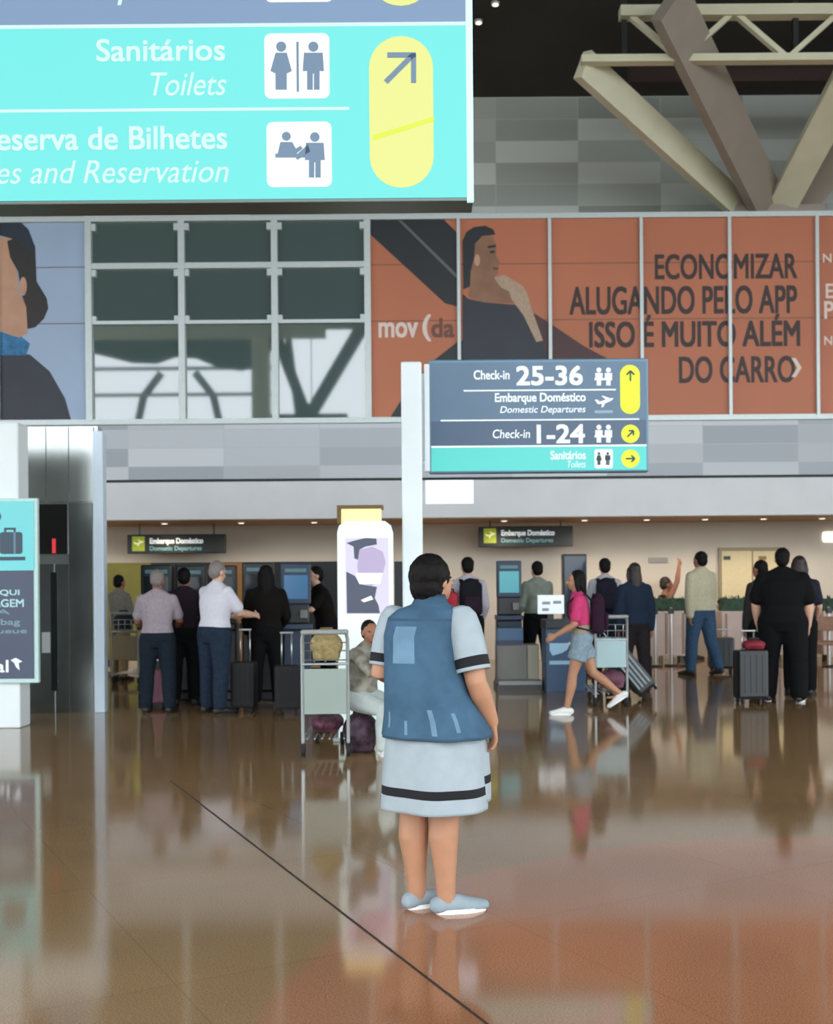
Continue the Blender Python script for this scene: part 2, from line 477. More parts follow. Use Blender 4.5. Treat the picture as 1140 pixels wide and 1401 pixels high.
t = thing('strut_column', 'branching steel strut column above the orange banner', 'strut', (at(1050, 300, 19.6).x, 19.6, Z_BAND1+0.07))
o0 = t.location
def strut(name, p, q, wd, dp, m):
    obj(name, beam(NB(), Vector(p)-o0, Vector(q)-o0, wd, dp*0.45), m, t)
strut('pale_strut', at(1012, 284, 19.5), at(797, 88, 16.7), 0.44, 0.4, M_CREAM)
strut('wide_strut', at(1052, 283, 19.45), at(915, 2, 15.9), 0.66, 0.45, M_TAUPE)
strut('pale_strut', at(1068, 284, 19.5), at(1185, 62, 16.7), 0.5, 0.5, M_CREAM)
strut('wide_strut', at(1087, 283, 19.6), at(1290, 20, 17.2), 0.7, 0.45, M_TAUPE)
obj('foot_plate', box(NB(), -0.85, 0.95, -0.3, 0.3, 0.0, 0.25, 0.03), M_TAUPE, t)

# the matching column outside behind the viewer, seen only mirrored in the glass
t = thing('strut_column', 'branching steel strut column outside, mirrored in the third window', 'strut', (-4.6, -9, 0))
rod2 = lambda n, p, q, r, m: obj(n, rod(NB(), p, q, r, 16), m, t, True)
rod2('post', (0, 0, -0.02), (0, 0, 8.6), 0.3, M_DARK)
obj('foot_plate', box(NB(), -1.9, 1.7, -0.4, 0.4, 8.35, 8.75), M_DARK, t)
obj('wide_strut', beam(NB(), (0, 0, 8.6), (-1.2, 2.6, ZR), 0.45, 0.4), M_DARK, t)
obj('wide_strut', beam(NB(), (0, 0, 8.6), (2.6, 2.6, ZR), 0.5, 0.4), M_DARK, t)
obj('wide_strut', beam(NB(), (-.4, 0, 8.6), (-.6, 2.5, ZR), 0.25, 0.3), M_DARK, t)
for x_, lean in ((-12.0, 0.35), (-8.3, -0.35)):
    bm = NB()
    tube(bm, [(x_, -9, -0.02), (x_, -9, 8.0), (x_+lean, -9, 9.6), (x_+lean*3.2, -9, 10.6)], 0.17, 12, False)
    struct('column', bm, M_DARK, smooth=True)

# ---- small lamps
def downlight(px, py, d, z, watts, label, group):
    x = at(px, py, d).x
    t = thing('downlight', label, 'downlight', (x, d, z), 0, group)
    obj('rim', tube(NB(), [(0, 0, -0.02), (0, 0, 0.02)], 0.07, 20, False), M_ALU, t, True)
    obj('lens', tube(NB(), [(0, 0, -0.03), (0, 0, -0.02)], 0.05, 20, False), mat('lamp_lens', (255, 240, 215), 0.4, emit=(255, 236, 205), strength=1.6), t, True)
    if watts:
        ld = bpy.data.lights.new('lamp', 'SPOT'); ld.energy = watts; ld.color = (1, 0.84, 0.66); ld.spot_size = R(150); ld.spot_blend = 0.6; ld.shadow_soft_size = 0.15
        lo = bpy.data.objects.new('lamp', ld); COL.objects.link(lo); lo.parent = t; lo.location = (0, 0, -0.1)
WHERE = ['above the elevator side', 'left of the left hanging sign', 'above the left hanging sign', 'above the white-shirted person', 'left of the white totem', 'behind the sign post', 'above the right hanging sign', 'right of the right hanging sign', 'above the navy jacket', 'above the tall beige-shirted person', 'above the beige doorway', 'at the right picture edge']
for i, px in enumerate((30, 120, 225, 330, 430, 560, 690, 800, 885, 965, 1045, 1125)):
    downlight(px, 708, 19.9, Z_SOF+0.004, 34, 'small warm downlight in the brown soffit ' + WHERE[i], 'downlights in the brown soffit')
zr_ = lambda d: Z_UP1 + (D_UP-d)*(ZR-Z_UP1)/7.5
for px, py, lab in ((655, 28, 'tiny ceiling spot beside the teal sign edge, lower one'), (678, 3, 'tiny ceiling spot beside the teal sign edge, upper one')):
    d = 17.6
    for _ in range(30):
        d += (at(px, py, d).z - zr_(d)) / -1.2 * 0.5
    downlight(px, py, d, zr_(d)-0.02, 0, lab, None)

# ------------------------------------------------------------------ posters on the gallery band
PB = D_BAND-0.005
def printed(name, label, px0, px1, m):
    c = at((px0+px1)/2, 573, PB)
    t = thing(name, label, 'poster', (c.x, PB, Z_BAND0+0.03))
    B = Board(t, PB)
    x0, x1 = at(px0, 440, PB).x-c.x, at(px1, 440, PB).x-c.x
    obj('sheet', box(NB(), x0, x1, 0, 0.02, 0, Z_BAND1-Z_BAND0-0.05), m, t)
    sm = NB()
    for py in (364, 441): 
        z = at(310, py, PB).z - Z_BAND0-0.03
        box(sm, x0, x1, -0.001, 0.0, z-0.008, z+0.008)
    obj('thin_strip', sm, mat('thin_strip', (120, 84, 62), 0.6), t)  # seams between the rows of the printed sheet
    return t, B
def P(*v): return [(v[i], v[i+1]) for i in range(0, len(v), 2)]
M_SKIN_P = mat('print_skin', (196, 150, 122), 0.5, spread=0.08, scale=3)
M_SKIN_P2 = mat('print_skin_dark', (140, 100, 74), 0.5, spread=0.15, scale=3)
M_NAVY_P = mat('print_charcoal', (44, 48, 58), 0.5, spread=0.08, scale=2)
M_BLACK_P = mat('print_black', (26, 30, 34), 0.45, spread=0.1, scale=2)
t, B = printed('blue_poster', 'pale blue poster of uniformed person in dark cap beside the windows', -250, 119, mat('print_pale_blue', (160, 180, 205), 0.45, spread=0.07, scale=0.5))
e = -0.003
B.poly('jacket', P(-60,483, 0,481, 41,485, 68,508, 89,545, 98,577, -80,577), M_NAVY_P, e, 0)
B.poly('scarf', P(-24,448, 0,446, 20,453, 41,470, 36,486, -20,486), mat('print_scarf', (40, 112, 160), 0.5, spread=0.35, scale=9), 2*e, 0)
B.poly('face', P(-30,323, 20,326, 26,400, 36,418, 38,456, 26,462, -5,452, -22,440, -30,415, -42,398, -33,380), M_SKIN_P, 2.5*e, 0)
B.poly('hair', P(10,330, 30,322, 48,336, 50,385, 64,408, 66,422, 60,436, 48,448, 38,450, 36,420, 30,404, 25,372, 14,352), mat('print_hair', (40, 34, 32), 0.5, spread=0.1), 3.2*e, 0)
B.poly('cap', P(-34,310, 0,302, 27,303, 39,314, 48,338, 43,345, 24,329, 0,322, -34,330), mat('print_cap', (28, 40, 54), 0.5), 4*e, 0)
B.poly('ear', [(32+5*math.cos(R(a)), 392+13*math.sin(R(a))) for a in range(0, 360, 24)], M_SKIN_P, 4.2*e, 0)

t, B = printed('orange_poster', 'long orange poster with dark car and thoughtful person above the sign post', 507, 1330, mat('print_orange', (186, 110, 76), 0.5, spread=0.07, scale=0.5))
B.poly('car_pillar', P(507,299, 606,299, 628,321, 628,420, 609,415, 507,321), M_BLACK_P, e, 0)
B.poly('car_highlight', P(542,299, 547,299, 628,378, 628,384), mat('print_grey', (96, 96, 92), 0.4), 1.6*e, 0)
B.poly('car_sill', P(594,493, 628,466, 660,466, 660,530, 548,571, 534,571, 560,530), M_BLACK_P, e, 0)
B.poly('sleeve', P(725,425, 752,442, 800,474, 832,491, 742,491), mat('print_maroon', (74, 44, 46), 0.5), 1.3*e, 0)
B.poly('torso', P(633,402, 641,409, 664,414, 717,418, 730,450, 741,468, 753,493, 633,500), M_NAVY_P, 2*e, 0)
B.poly('face', P(645,330, 655,318, 673,320, 679,336, 679,350, 685,360, 681,366, 682,374, 676,380, 689,388, 712,392, 719,415, 662,414, 641,406, 645,370), M_SKIN_P2, 2.6*e, 0)
B.poly('ear', [(653+4*math.cos(R(a)), 356+8*math.sin(R(a))) for a in range(0, 360, 24)], M_SKIN_P, 3*e, 0)
B.poly('eyebrow', P(667,337, 678,335, 679,338, 668,340), M_BLACK_P, 3.2*e, 0)
B.poly('eye', P(670,344, 677,343, 677,346, 671,347), M_BLACK_P, 3.2*e, 0)
B.poly('lips', P(674,366, 682,366, 682,369, 675,370), mat('print_lips', (120, 62, 54), 0.5), 3.2*e, 0)
B.poly('hand', P(676,380, 690,376, 700,382, 716,392, 719,402, 700,400, 686,394), mat('print_arm', (176, 150, 126), 0.5, spread=0.1), 3.6*e, 0)
B.poly('hair', P(633,330, 638,318, 648,311, 664,309, 675,314, 678,321, 660,323, 650,334, 649,352, 644,372, 643,392, 634,396), M_BLACK_P, 3.4*e, 0)
B.poly('forearm', P(694,388, 712,390, 720,398, 729,427, 743,466, 734,468, 716,431, 700,410), mat('print_arm', (176, 150, 126), 0.5, spread=0.1), 4*e, 0)
M_LET = mat('print_lettering', (52, 34, 30), 0.5)
M_LETW = mat('print_white', (224, 206, 196), 0.5)
for s, q in (('ECONOMIZAR', (896, 347, 1091, 382)), ('ALUGANDO PELO APP', (779, 391, 1091, 430)), ('ISSO É MUITO ALÉM', (806, 430, 1095, 475)), ('DO CARRO', (929, 487, 1088, 524))):
    B.text('lettering', s, *q, M_LET, 0.0, bold=0.018)
bm = NB(); prism(bm, [B.p(*v) for v in P(1083,490, 1089,490, 1097,503, 1089,516, 1083,516, 1091,503)], 2*e, 0)
obj('arrow_mark', bm, M_LETW, t)
B.text('wordmark', 'mov', 518, 441, 572, 462, M_LETW, 0.0, bold=0.03)
B.text('wordmark', '(', 578, 430, 590, 467, M_LETW, 0.0, bold=0.02)
B.text('wordmark', 'da', 590, 435, 622, 462, mat('print_grey_brown', (112, 70, 56), 0.5), 0.0, bold=0.03)
for s, q in (('N', (1126, 347, 1138, 359)), ('E', (1130, 388, 1141, 408)), ('P', (1128, 412, 1141, 436)), ('N', (1128, 460, 1139, 472))):
    B.text('small_lettering', s, *q, M_LETW, 0.0, bold=0.02)
# ------------------------------------------------------------------ signs
M_TEAL_E = mat('backlit_teal', (40, 84, 82), 0.5, emit=(104, 226, 221), strength=0.93)
M_SLATE_E = mat('backlit_slate', (50, 62, 76), 0.5, emit=(118, 144, 180), strength=0.9)
M_SIGNW_E = mat('backlit_white', (80, 84, 84), 0.5, emit=(212, 246, 242), strength=0.85)
M_YEL_E = mat('backlit_yellow', (86, 86, 44), 0.5, emit=(232, 236, 138), strength=0.88)
M_LIME_E = mat('backlit_lime', (80, 86, 20), 0.5, emit=(222, 236, 40), strength=0.9)
M_GLYPH = mat('sign_grey_glyph', (104, 128, 152), 0.5)
M_GLYPH_E = mat('sign_glyph_slate', (70, 88, 108), 0.5, emit=(112, 138, 160), strength=0.45)
M_FRAME = mat('sign_frame', (92, 104, 100), 0.4, 0.5)

def man(B, cx, cy, s, m, name='person_glyph', parent=None, skirt=False, arm=None):
    """pictogram figure, s = its height in px"""
    bm = NB(); k = s/80.0
    q = lambda x, y: B.p(cx+x*k, cy+y*k)
    y = -0.006 if parent is None else -0.006
    prism(bm, [q(8*math.cos(R(a)), -31+8*math.sin(R(a))) for a in range(0, 360, 18)][::-1], y, y+0.002)
    if skirt: body = ((-9,-21),(9,-21),(17,8),(9,12),(9,38),(-9,38),(-9,12),(-17,8))
    else: body = ((-15,-21),(15,-21),(17,8),(10,8),(10,38),(1,38),(1,12),(-1,12),(-1,38),(-10,38),(-10,8),(-17,8))
    prism(bm, [q(*v) for v in body], y, y+0.002)
    if arm: prism(bm, [q(*v) for v in arm], y, y+0.002)
    return obj(name, bm, m, parent or B.root)

# large sign hanging close overhead at the top left
D1 = 4.2
c = at(300, 277, D1)
t = thing('hanging_sign', 'big backlit teal sign hanging overhead at the upper left, naming toilets and reservation', 'sign', c)
B = Board(t, D1)
SL, SR, ST, SB = -700, 642, -330, 277
x0, x1, z0, z1 = B.rect(SL, ST, SR, SB)
obj('case', box(NB(), x0-0.012, x1+0.010, 0.004, 0.14, z0-0.008, z1+0.008, 0.004), M_FRAME, t)
B.panel('teal_panel', SL, 38, SR, SB-2, M_TEAL_E, 0, 0.012)
B.panel('slate_panel', SL, ST+2, SR, 36, M_SLATE_E, 0, 0.012)
B.panel('divider_line', SL, 35, SR, 40, M_SIGNW_E, -0.002, 0.01)
B.panel('divider_line', SL+140, 150.5, 478, 154.5, M_SIGNW_E, -0.002, 0.001)
B.panel('edge_light', 637, ST, 646, SB-2, mat('backlit_edge', (120, 190, 190), 0.4, emit=(196, 246, 244), strength=0.9), -0.001, 0.02)
B.text('lettering', 'Departures', 112, -31, 308, 7, M_SIGNW_E, 0, bold=0.012, shear=0.25)
B.text('lettering', 'Sanitários', 132, 53, 308, 84, M_SIGNW_E, 0, bold=0.016)
B.text('lettering', 'Toilets', 206, 99, 310, 131, M_SIGNW_E, 0, bold=0.004, shear=0.25)
B.text('lettering', 'Vendas e Reserva de Bilhetes', -203, 174, 311, 206, M_SIGNW_E, 0, bold=0.016)
B.text('lettering', 'Sales and Reservation', -52, 219, 313, 251, M_SIGNW_E, 0, bold=0.004, shear=0.25)
M_ICON_E = mat('backlit_icon_white', (90, 92, 92), 0.5, emit=(244, 248, 249), strength=0.9)
B.rounded('icon_panel', 362, -86, 456, 3, 9, M_ICON_E, -0.003, 0.001)
i1 = B.rounded('icon_panel', 362, 46, 451, 135, 9, M_ICON_E, -0.003, 0.001)
man(B, 385, 91, 68, M_GLYPH_E, 'woman_glyph', i1, True); man(B, 429, 91, 68, M_GLYPH_E, 'man_glyph', i1)
B.panel('bar_glyph', 406, 58, 409, 126, M_GLYPH_E, -0.005, -0.002, parent=i1)
i2 = B.rounded('icon_panel', 365, 167, 454, 256, 9, M_ICON_E, -0.003, 0.001)
man(B, 431, 213, 64, M_GLYPH_E, 'traveller_glyph', i2, arm=((-12,-18),(-34,2),(-30,8),(-8,-6)))
bm = NB(); prism(bm, [B.p(392+6*math.cos(R(a)), 187+6*math.sin(R(a))) for a in range(0, 360, 20)][::-1], -0.005, -0.003)
prism(bm, [B.p(*v) for v in P(384,195, 400,195, 405,204, 412,200, 414,204, 404,212, 380,212)], -0.005, -0.003)
prism(bm, [B.p(*v) for v in P(377,211, 418,211, 418,216, 377,216)], -0.0055, -0.003)
obj('clerk_glyph', bm, M_GLYPH_E, i2)
B.rounded('arrow_pill', 505, -150, 591, 8, 42, M_YEL_E, -0.003, 0.001)
pl = B.rounded('arrow_pill', 505.5, 50, 593, 257, 43, M_YEL_E, -0.003, 0.001)
B.poly('thin_strip', P(510,186, 594,160, 594,166, 510,193), M_LIME_E, -0.0045, -0.002, pl)  # bright lime streak laid diagonally across the pill
bm = NB()
for a_, b2_ in (((528,113), (564,77)), ((530,76), (569,76)), ((566,74), (566,114))):
    prism(bm, bar2(B.p(*a_), B.p(*b2_), 7/FPX*D1), -0.006, -0.003)
obj('arrow_glyph', bm, M_GLYPH_E, pl)
for sx in (x0+0.35, x1-0.35):
    obj('hanging_rod', rod(NB(), (sx, 0.07, z1), (sx, 0.07, ZR-c.z+0.05), 0.012), M_FRAME, t)

# sign on the white post
D2 = 10.5
base = at(565, 800, D2); base.z = 0
post = thing('sign_post', 'tall white post behind the denim-vested person carrying the check-in direction sign', 'sign', base)
B = Board(post, D2)
M_POSTW = mat('white_enamel', (226, 234, 236), 0.3, spread=0.02, scale=3)
zt = at(565, 497, D2).z
obj('column', box(NB(), -0.098, 0.098, -0.09, 0.09, 0, zt, 0.02), M_POSTW, post)
obj('foot_plate', box(NB(), -0.13, 0.13, -0.16, 0.16, 0, 0.02, 0.006), M_ALU, post)
M_NAVY = mat('sign_navy', (72, 100, 124), 0.3, emit=(58, 88, 112), strength=0.25, spread=0.12, scale=1.2)
M_NAVY2 = mat('sign_navy_dark', (52, 76, 102), 0.3, emit=(40, 64, 90), strength=0.25, spread=0.1, scale=1.2)
M_TEAL = mat('sign_teal', (74, 186, 178), 0.35, emit=(64, 190, 182), strength=0.35)
M_LETS = mat('sign_white_letters', (224, 230, 232), 0.5, emit=(224, 232, 236), strength=0.25)
M_LIME = mat('sign_lime', (214, 226, 40), 0.5, emit=(214, 230, 40), strength=0.3)
M_INK = mat('sign_ink', (44, 58, 62), 0.5)
x0, x1, z0, z1 = B.rect(588, 493, 887, 646)
sb = obj('sign_case', box(NB(), x0-0.005, x1, -0.02, 0.10, z0-0.005, z1+0.01, 0.012), mat('sign_case_grey', (96, 128, 146), 0.4, 0.3), post)
B.panel('edge_strip', 581, 499, 588, 645, M_POSTW, -0.03, 0.09)
B.panel('arm_bracket', 575, 510, 592, 630, M_ALU, 0.02, 0.06)
f = -0.024
B.panel('upper_panel', 590, 496, 884, 576, M_NAVY, f, -0.01)
B.panel('middle_panel', 590, 576, 884, 611, M_NAVY2, f, -0.01)
B.panel('teal_panel', 590, 611, 884, 644, M_TEAL, f, -0.01)
for a_ in ((634, 533.5, 842, 535.5), (603, 574, 874, 576), (590, 609.5, 884, 612)):
    B.panel('divider_line', *a_, M_LETS, f-0.003, f+0.002)
for s, q, b_, sh in (('Check-in', (648, 507, 697, 520), .02, 0), ('25-36', (706, 501, 797, 528), .03, 0), ('Embarque Doméstico', (677, 538, 801, 554), .02, 0), ('Domestic Departures', (684, 556, 801, 568), .008, .2),
                  ('Check-in', (674, 588, 725, 600), .01, .1), ('1-24', (734, 581, 800, 607), .03, 0), ('Sanitários', (753, 617, 801, 629), .02, 0), ('Toilets', (776, 631, 801, 640), .004, .2)):
    B.text('lettering', s, *q, M_LETS, f, bold=b_, shear=sh)
def counter_glyph(cx, cy):
    bm = NB()
    for dx in (-6, 7):
        prism(bm, [B.p(cx+dx+3.4*math.cos(R(a)), cy-9+3.4*math.sin(R(a))) for a in range(0, 360, 30)][::-1], f-0.004, f)
        prism(bm, [B.p(cx+dx+x, cy+y) for x, y in ((-5,-5),(5,-5),(5,3),(3,3),(3,12),(-3,12),(-3,3),(-5,3))], f-0.004, f)
    prism(bm, [B.p(cx+x, cy+y) for x, y in ((-12,2),(12,2),(12,5),(-12,5))], f-0.005, f)
    obj('counter_glyph', bm, M_LETS, post)
counter_glyph(825, 516); counter_glyph(825, 594)
def plane(B, cx, cy, k, m, y, parent):
    pts = ((-14,-3),(-9,-3),(-6,0),(4,-3),(-3,-9),(1,-9),(11,-5),(15,-6),(16,-4),(12,-1),(3,3),(0,9),(-3,9),(-2,4),(-9,4))
    return obj('plane_glyph', prism(NB(), [B.p(cx+x*k, cy+y_*k) for x, y_ in pts], y-0.004, y), m, parent)
plane(B, 825, 550, 0.85, M_LETS, f, post); B.panel('bar_glyph', 813, 562, 838, 566, mat('sign_letters_dim', (150, 172, 186), 0.5), f-0.003, f)
ip = B.rounded('icon_panel', 813, 615, 838, 641, 3, M_LETS, f-0.003, f)
for dx in (-6, 6):
    man(B, 825+dx, 628, 18, M_INK, 'person_glyph', ip, dx < 0).location.y = -0.024
p1 = B.rounded('arrow_pill', 848, 500, 875, 567, 13, M_LIME, f-0.003, f)
B.arrow('arrow_glyph', 862, 515, 7, 90, M_INK, f-0.003, 2.2, p1)
for cy, an in ((594, 45), (628, 0)):
    q = obj('arrow_disc', prism(NB(), [B.p(862+12.5*math.cos(R(a)), cy+12.5*math.sin(R(a))) for a in range(0, 360, 12)][::-1], f-0.003, f), M_LIME, post)
    B.arrow('arrow_glyph', 862, cy, 6, an, M_INK, f-0.003, 2.2, q)
B.panel('blank_plate', 582, 657, 648, 690, mat('blank_plate_glow', (214, 222, 236), 0.4, emit=(220, 226, 240), strength=0.5), -0.03, 0.05, 0.01)  # no lamp: glow added to strengthen its reflection in the floor

# two dark hanging signs under the soffit
def departures_sign(px0, py0, px1, py1, label):
    d = 20.3; c = at((px0+px1)/2, py1, d)
    t = thing('departures_sign', label, 'sign', c, 0, 'dark departures signs under the gallery'); B = Board(t, d)
    B.panel('case', px0, py0, px1, py1, mat('sign_black', (18, 22, 20), 0.5), 0, 0.12, 0.01)
    u = px0-655; v = py0-720; k = B
    pn = B.panel('icon_panel', u+662, v+723, u+679, v+743, mat('sign_olive', (150, 160, 40), 0.5, emit=(150, 165, 30), strength=0.3), -0.01, 0)
    plane(B, u+670.5, v+732, 0.5, mat('glyph_pale', (226, 230, 170), 0.5, emit=(226, 230, 170), strength=0.3), -0.01, pn)
    B.text('lettering', 'Embarque Doméstico', u+686, v+725, u+759, v+735, M_LETS, 0, bold=0.03)
    B.text('lettering', 'Domestic Departures', u+686, v+736, u+757, v+744, mat('sign_teal_letters', (96, 140, 140), 0.5, emit=(96, 140, 140), strength=0.3), 0, bold=0.02)
    zt_ = B.rect(px0, py0, px1, py1)[3]
    for fx in (px0+16, px1-16):
        x = at(fx, py0, d).x - c.x
        obj('hanging_rod', rod(NB(), (x, 0.06, zt_-0.01), (x, 0.06, Z_SOF+0.03-c.z), 0.015), M_FRAME, t)
departures_sign(174, 731, 308, 757, 'dark departures sign with plane icon hanging above the queue at left')
departures_sign(655, 720, 784, 748, 'dark departures sign with plane icon hanging right of the white post')

# advertising totem
D3 = 10.15
base = at(500, 800, D3); base.z = 0
t = thing('advertising_totem', 'white advertising totem with added casing glow and yellow lit top beside the sign post', 'totem', base); B = Board(t, D3)
zz = lambda py: at(500, py, D3).z
hw = 38/FPX*D3
M_TOT = mat('totem_white_glow', (196, 206, 204), 0.3, emit=(222, 240, 236), strength=0.5)  # casing is no lamp: glow added for its brightness and floor reflection
pts = [(-hw, 0), (hw, 0), (hw, zz(728)), (hw*0.93, zz(719)), (hw*0.72, zz(713)), (-hw*0.72, zz(713)), (-hw*0.93, zz(719)), (-hw, zz(728))]
obj('body', prism(NB(), pts, 0, 0.22), M_TOT, t)
top = B.panel('lit_top', 467, 695, 521, 716, mat('totem_yellow', (240, 214, 130), 0.4, emit=(255, 226, 140), strength=0.95), 0.02, 0.2)
B.panel('top_cover', 461, 691, 524, 696, mat('totem_brown', (104, 82, 40), 0.5), 0.0, 0.21)
B.panel('top_bracket', 461, 696, 467, 716, mat('totem_brown', (104, 82, 40), 0.5), 0.01, 0.21)
scn = B.panel('screen', 473, 736, 532, 840, mat('screen_lilac', (60, 60, 66), 0.4, emit=(222, 216, 246), strength=1.0), -0.012, 0.01)
e_ = -0.014
M_SC1 = mat('screen_slate', (40, 44, 54), 0.4, emit=(80, 88, 112), strength=0.6)
M_SC2 = mat('screen_lavender', (60, 56, 66), 0.4, emit=(204, 190, 228), strength=0.8)
M_SC3 = mat('screen_bright', (70, 70, 72), 0.4, emit=(248, 246, 255), strength=1.2)
B.poly('picture_shape', P(474,743, 484,740, 500,736, 515,737, 516,745, 500,748, 492,752, 490,766, 485,764, 484,748), M_SC1, e_, -0.01, scn)
B.poly('picture_shape', P(492,752, 510,748, 524,755, 528,770, 522,792, 508,802, 492,796, 489,775), M_SC2, e_-0.001, -0.01, scn)
B.poly('picture_shape', P(487,784, 524,784, 520,799, 492,799), M_SC3, e_-0.002, -0.01, scn)
B.poly('picture_shape', P(474,782, 486,788, 492,799, 516,803, 513,818, 518,828, 520,839, 475,839), M_SC1, e_-0.003, -0.01, scn)
B.poly('picture_shape', P(494,821, 508,815, 511,820, 498,824), M_SC3, e_-0.004, -0.01, scn)
obj('base_plate', box(NB(), -hw-0.05, hw+0.05, -0.06, 0.28, 0, 0.03, 0.008), M_ALU, t)

# ------------------------------------------------------------------ information totem and elevator at the left
D4 = 11.2
base = at(0, 800, D4); base.z = 0
t = thing('information_totem', 'white totem with teal and navy luggage panel at the left edge', 'totem', base); B = Board(t, D4)
xr = at(25, 985, D4).x - base.x
zz = lambda py: at(0, py, D4).z
obj('body', box(NB(), -0.85, xr, 0.06, 0.36, 0, zz(576), 0.02), mat('totem_body_white', (226, 232, 232), 0.35, spread=0.03, scale=2), t)
x0, x1, z0, z1 = B.rect(-120, 682, 52, 935)
obj('glass_board', box(NB(), x0, x1, 0.0, 0.06, z0, z1, 0.008), mat('board_edge', (186, 214, 208), 0.2, spread=0.03), t)
B.panel('teal_panel', -116, 686, 47, 781, mat('board_teal', (112, 206, 208), 0.4, emit=(112, 206, 208), strength=0.08), -0.006, 0.002)
B.panel('navy_panel', -116, 781, 46.5, 929, mat('board_navy', (60, 70, 92), 0.35, spread=0.08, scale=2), -0.006, 0.002)
M_IC = mat('board_glyph', (58, 76, 92), 0.5)
sc_ = obj('suitcase_glyph', prism(NB(), rrect(*B.rect(0, 728, 31, 758), 0.03), -0.009, -0.006), M_IC, t)
obj('handle_glyph', prism(NB(), [B.p(*v) for v in P(6,728, 6,722, 22,722, 22,728, 19,728, 19,725, 9,725, 9,728)], -0.009, -0.006), M_IC, sc_)
B.panel('stripe_glyph', 19, 728, 22, 758, mat('board_glyph_pale', (98, 130, 146), 0.5), -0.011, -0.006, parent=sc_)
obj('bag_glyph', prism(NB(), rrect(*B.rect(-34, 722, -6, 758), 0.03), -0.009, -0.006), M_IC, t)
obj('disc_glyph', prism(NB(), [B.p(-18+20*math.cos(R(a)), 707+12*math.sin(R(a))) for a in range(0, 360, 15)][::-1], -0.009, -0.006), M_IC, t)
B.panel('belt_glyph', -60, 762, 35, 767, M_IC, -0.009, -0.006)
M_BL = mat('board_letters', (170, 206, 208), 0.5, emit=(170, 206, 208), strength=0.15)
M_BLD = mat('board_letters_dim', (122, 148, 160), 0.5)
for s, q, m_ in (('DESPACHE AQUI', (-92, 807, 27, 816), M_BL), ('A SUA BAGAGEM', (-92, 820, 33, 831), M_BL), ('SEM FILA', (-92, 834, 14, 841), M_BLD), ('Drop your bag', (-92, 847, 28, 858), M_BLD), ('here, no queue', (-92, 860, 37, 869), M_BLD)):
    B.text('lettering', s, *q, m_, -0.006, bold=0.02)
B.text('wordmark', 'al', -6, 903, 12, 920, M_LETS, -0.006, bold=0.02)
obj('leaf_mark', prism(NB(), [B.p(*v) for v in P(15,903, 22,900, 31,905, 26,907, 27,917, 22,912, 20,907)], -0.009, -0.006), M_LETS, t)

D5 = 12.6
xl, xr = at(-180, 800, D5).x, at(134, 800, D5).x
base = Vector((xr, D5, 0))
t = thing('elevator', 'brushed steel elevator with dark floor display behind the left totem', 'elevator', base); B = Board(t, D5)
M_STEEL = mat('brushed_steel', (168, 172, 168), 0.22, 0.95, spread=0.10, scale=1.3)
M_STEEL2 = mat('steel_dark_reflection', (120, 124, 122), 0.24, 0.95, spread=0.14, scale=1.6)  # darker steel: mirrored dark surroundings are put into the colour
ztop = at(80, 583, D5).z
obj('portal', box(NB(), xl-xr, 0, 0.03, 0.22, 0, ztop), M_STEEL, t)
obj('shaft', box(NB(), xl-xr, -0.8, 0.22, 2.3, 0, ztop), M_STEEL, t)
zh = at(80, 688, D5).z
for a_, b_ in ((-180, 24), (24, 63), (63, 94), (94, 128)):
    B.panel('header_panel', a_+0.7, 584, b_-0.7, 686, M_STEEL, 0, 0.04)
B.panel('jamb_panel', 95, 688, 127, 975, M_STEEL2, -0.005, 0.04)
dl = B.panel('door_panel', 22, 772, 74, 975, M_STEEL2, 0.0, 0.04)
B.panel('door_panel', 76, 772, 94, 975, M_STEEL2, 0.0, 0.04)
B.panel('door_glass', 70, 783, 79, 945, mat('door_glass', (22, 26, 26), 0.1), -0.008, 0.03, parent=dl)
dp = B.panel('floor_display', 30, 690, 92, 758, mat('display_black', (22, 20, 20), 0.12), -0.015, 0.03)
B.text('digit', '1', 72, 737, 77, 757, mat('display_red', (120, 20, 24), 0.4, emit=(226, 60, 70), strength=0.8), -0.016, bold=0.04, parent=dp)
B.panel('call_plate', 58, 865, 69, 893, mat('call_plate', (190, 196, 194), 0.35, 0.4), -0.02, 0.02)
x0 = at(129, 800, D5).x - xr; x1 = at(143, 800, D5).x - xr
obj('corner_post', box(NB(), x0, x1, -0.03, 0.12, 0, at(135, 590, D5).z, 0.01), mat('corner_post_white', (206, 220, 232), 0.3, spread=0.02), t)

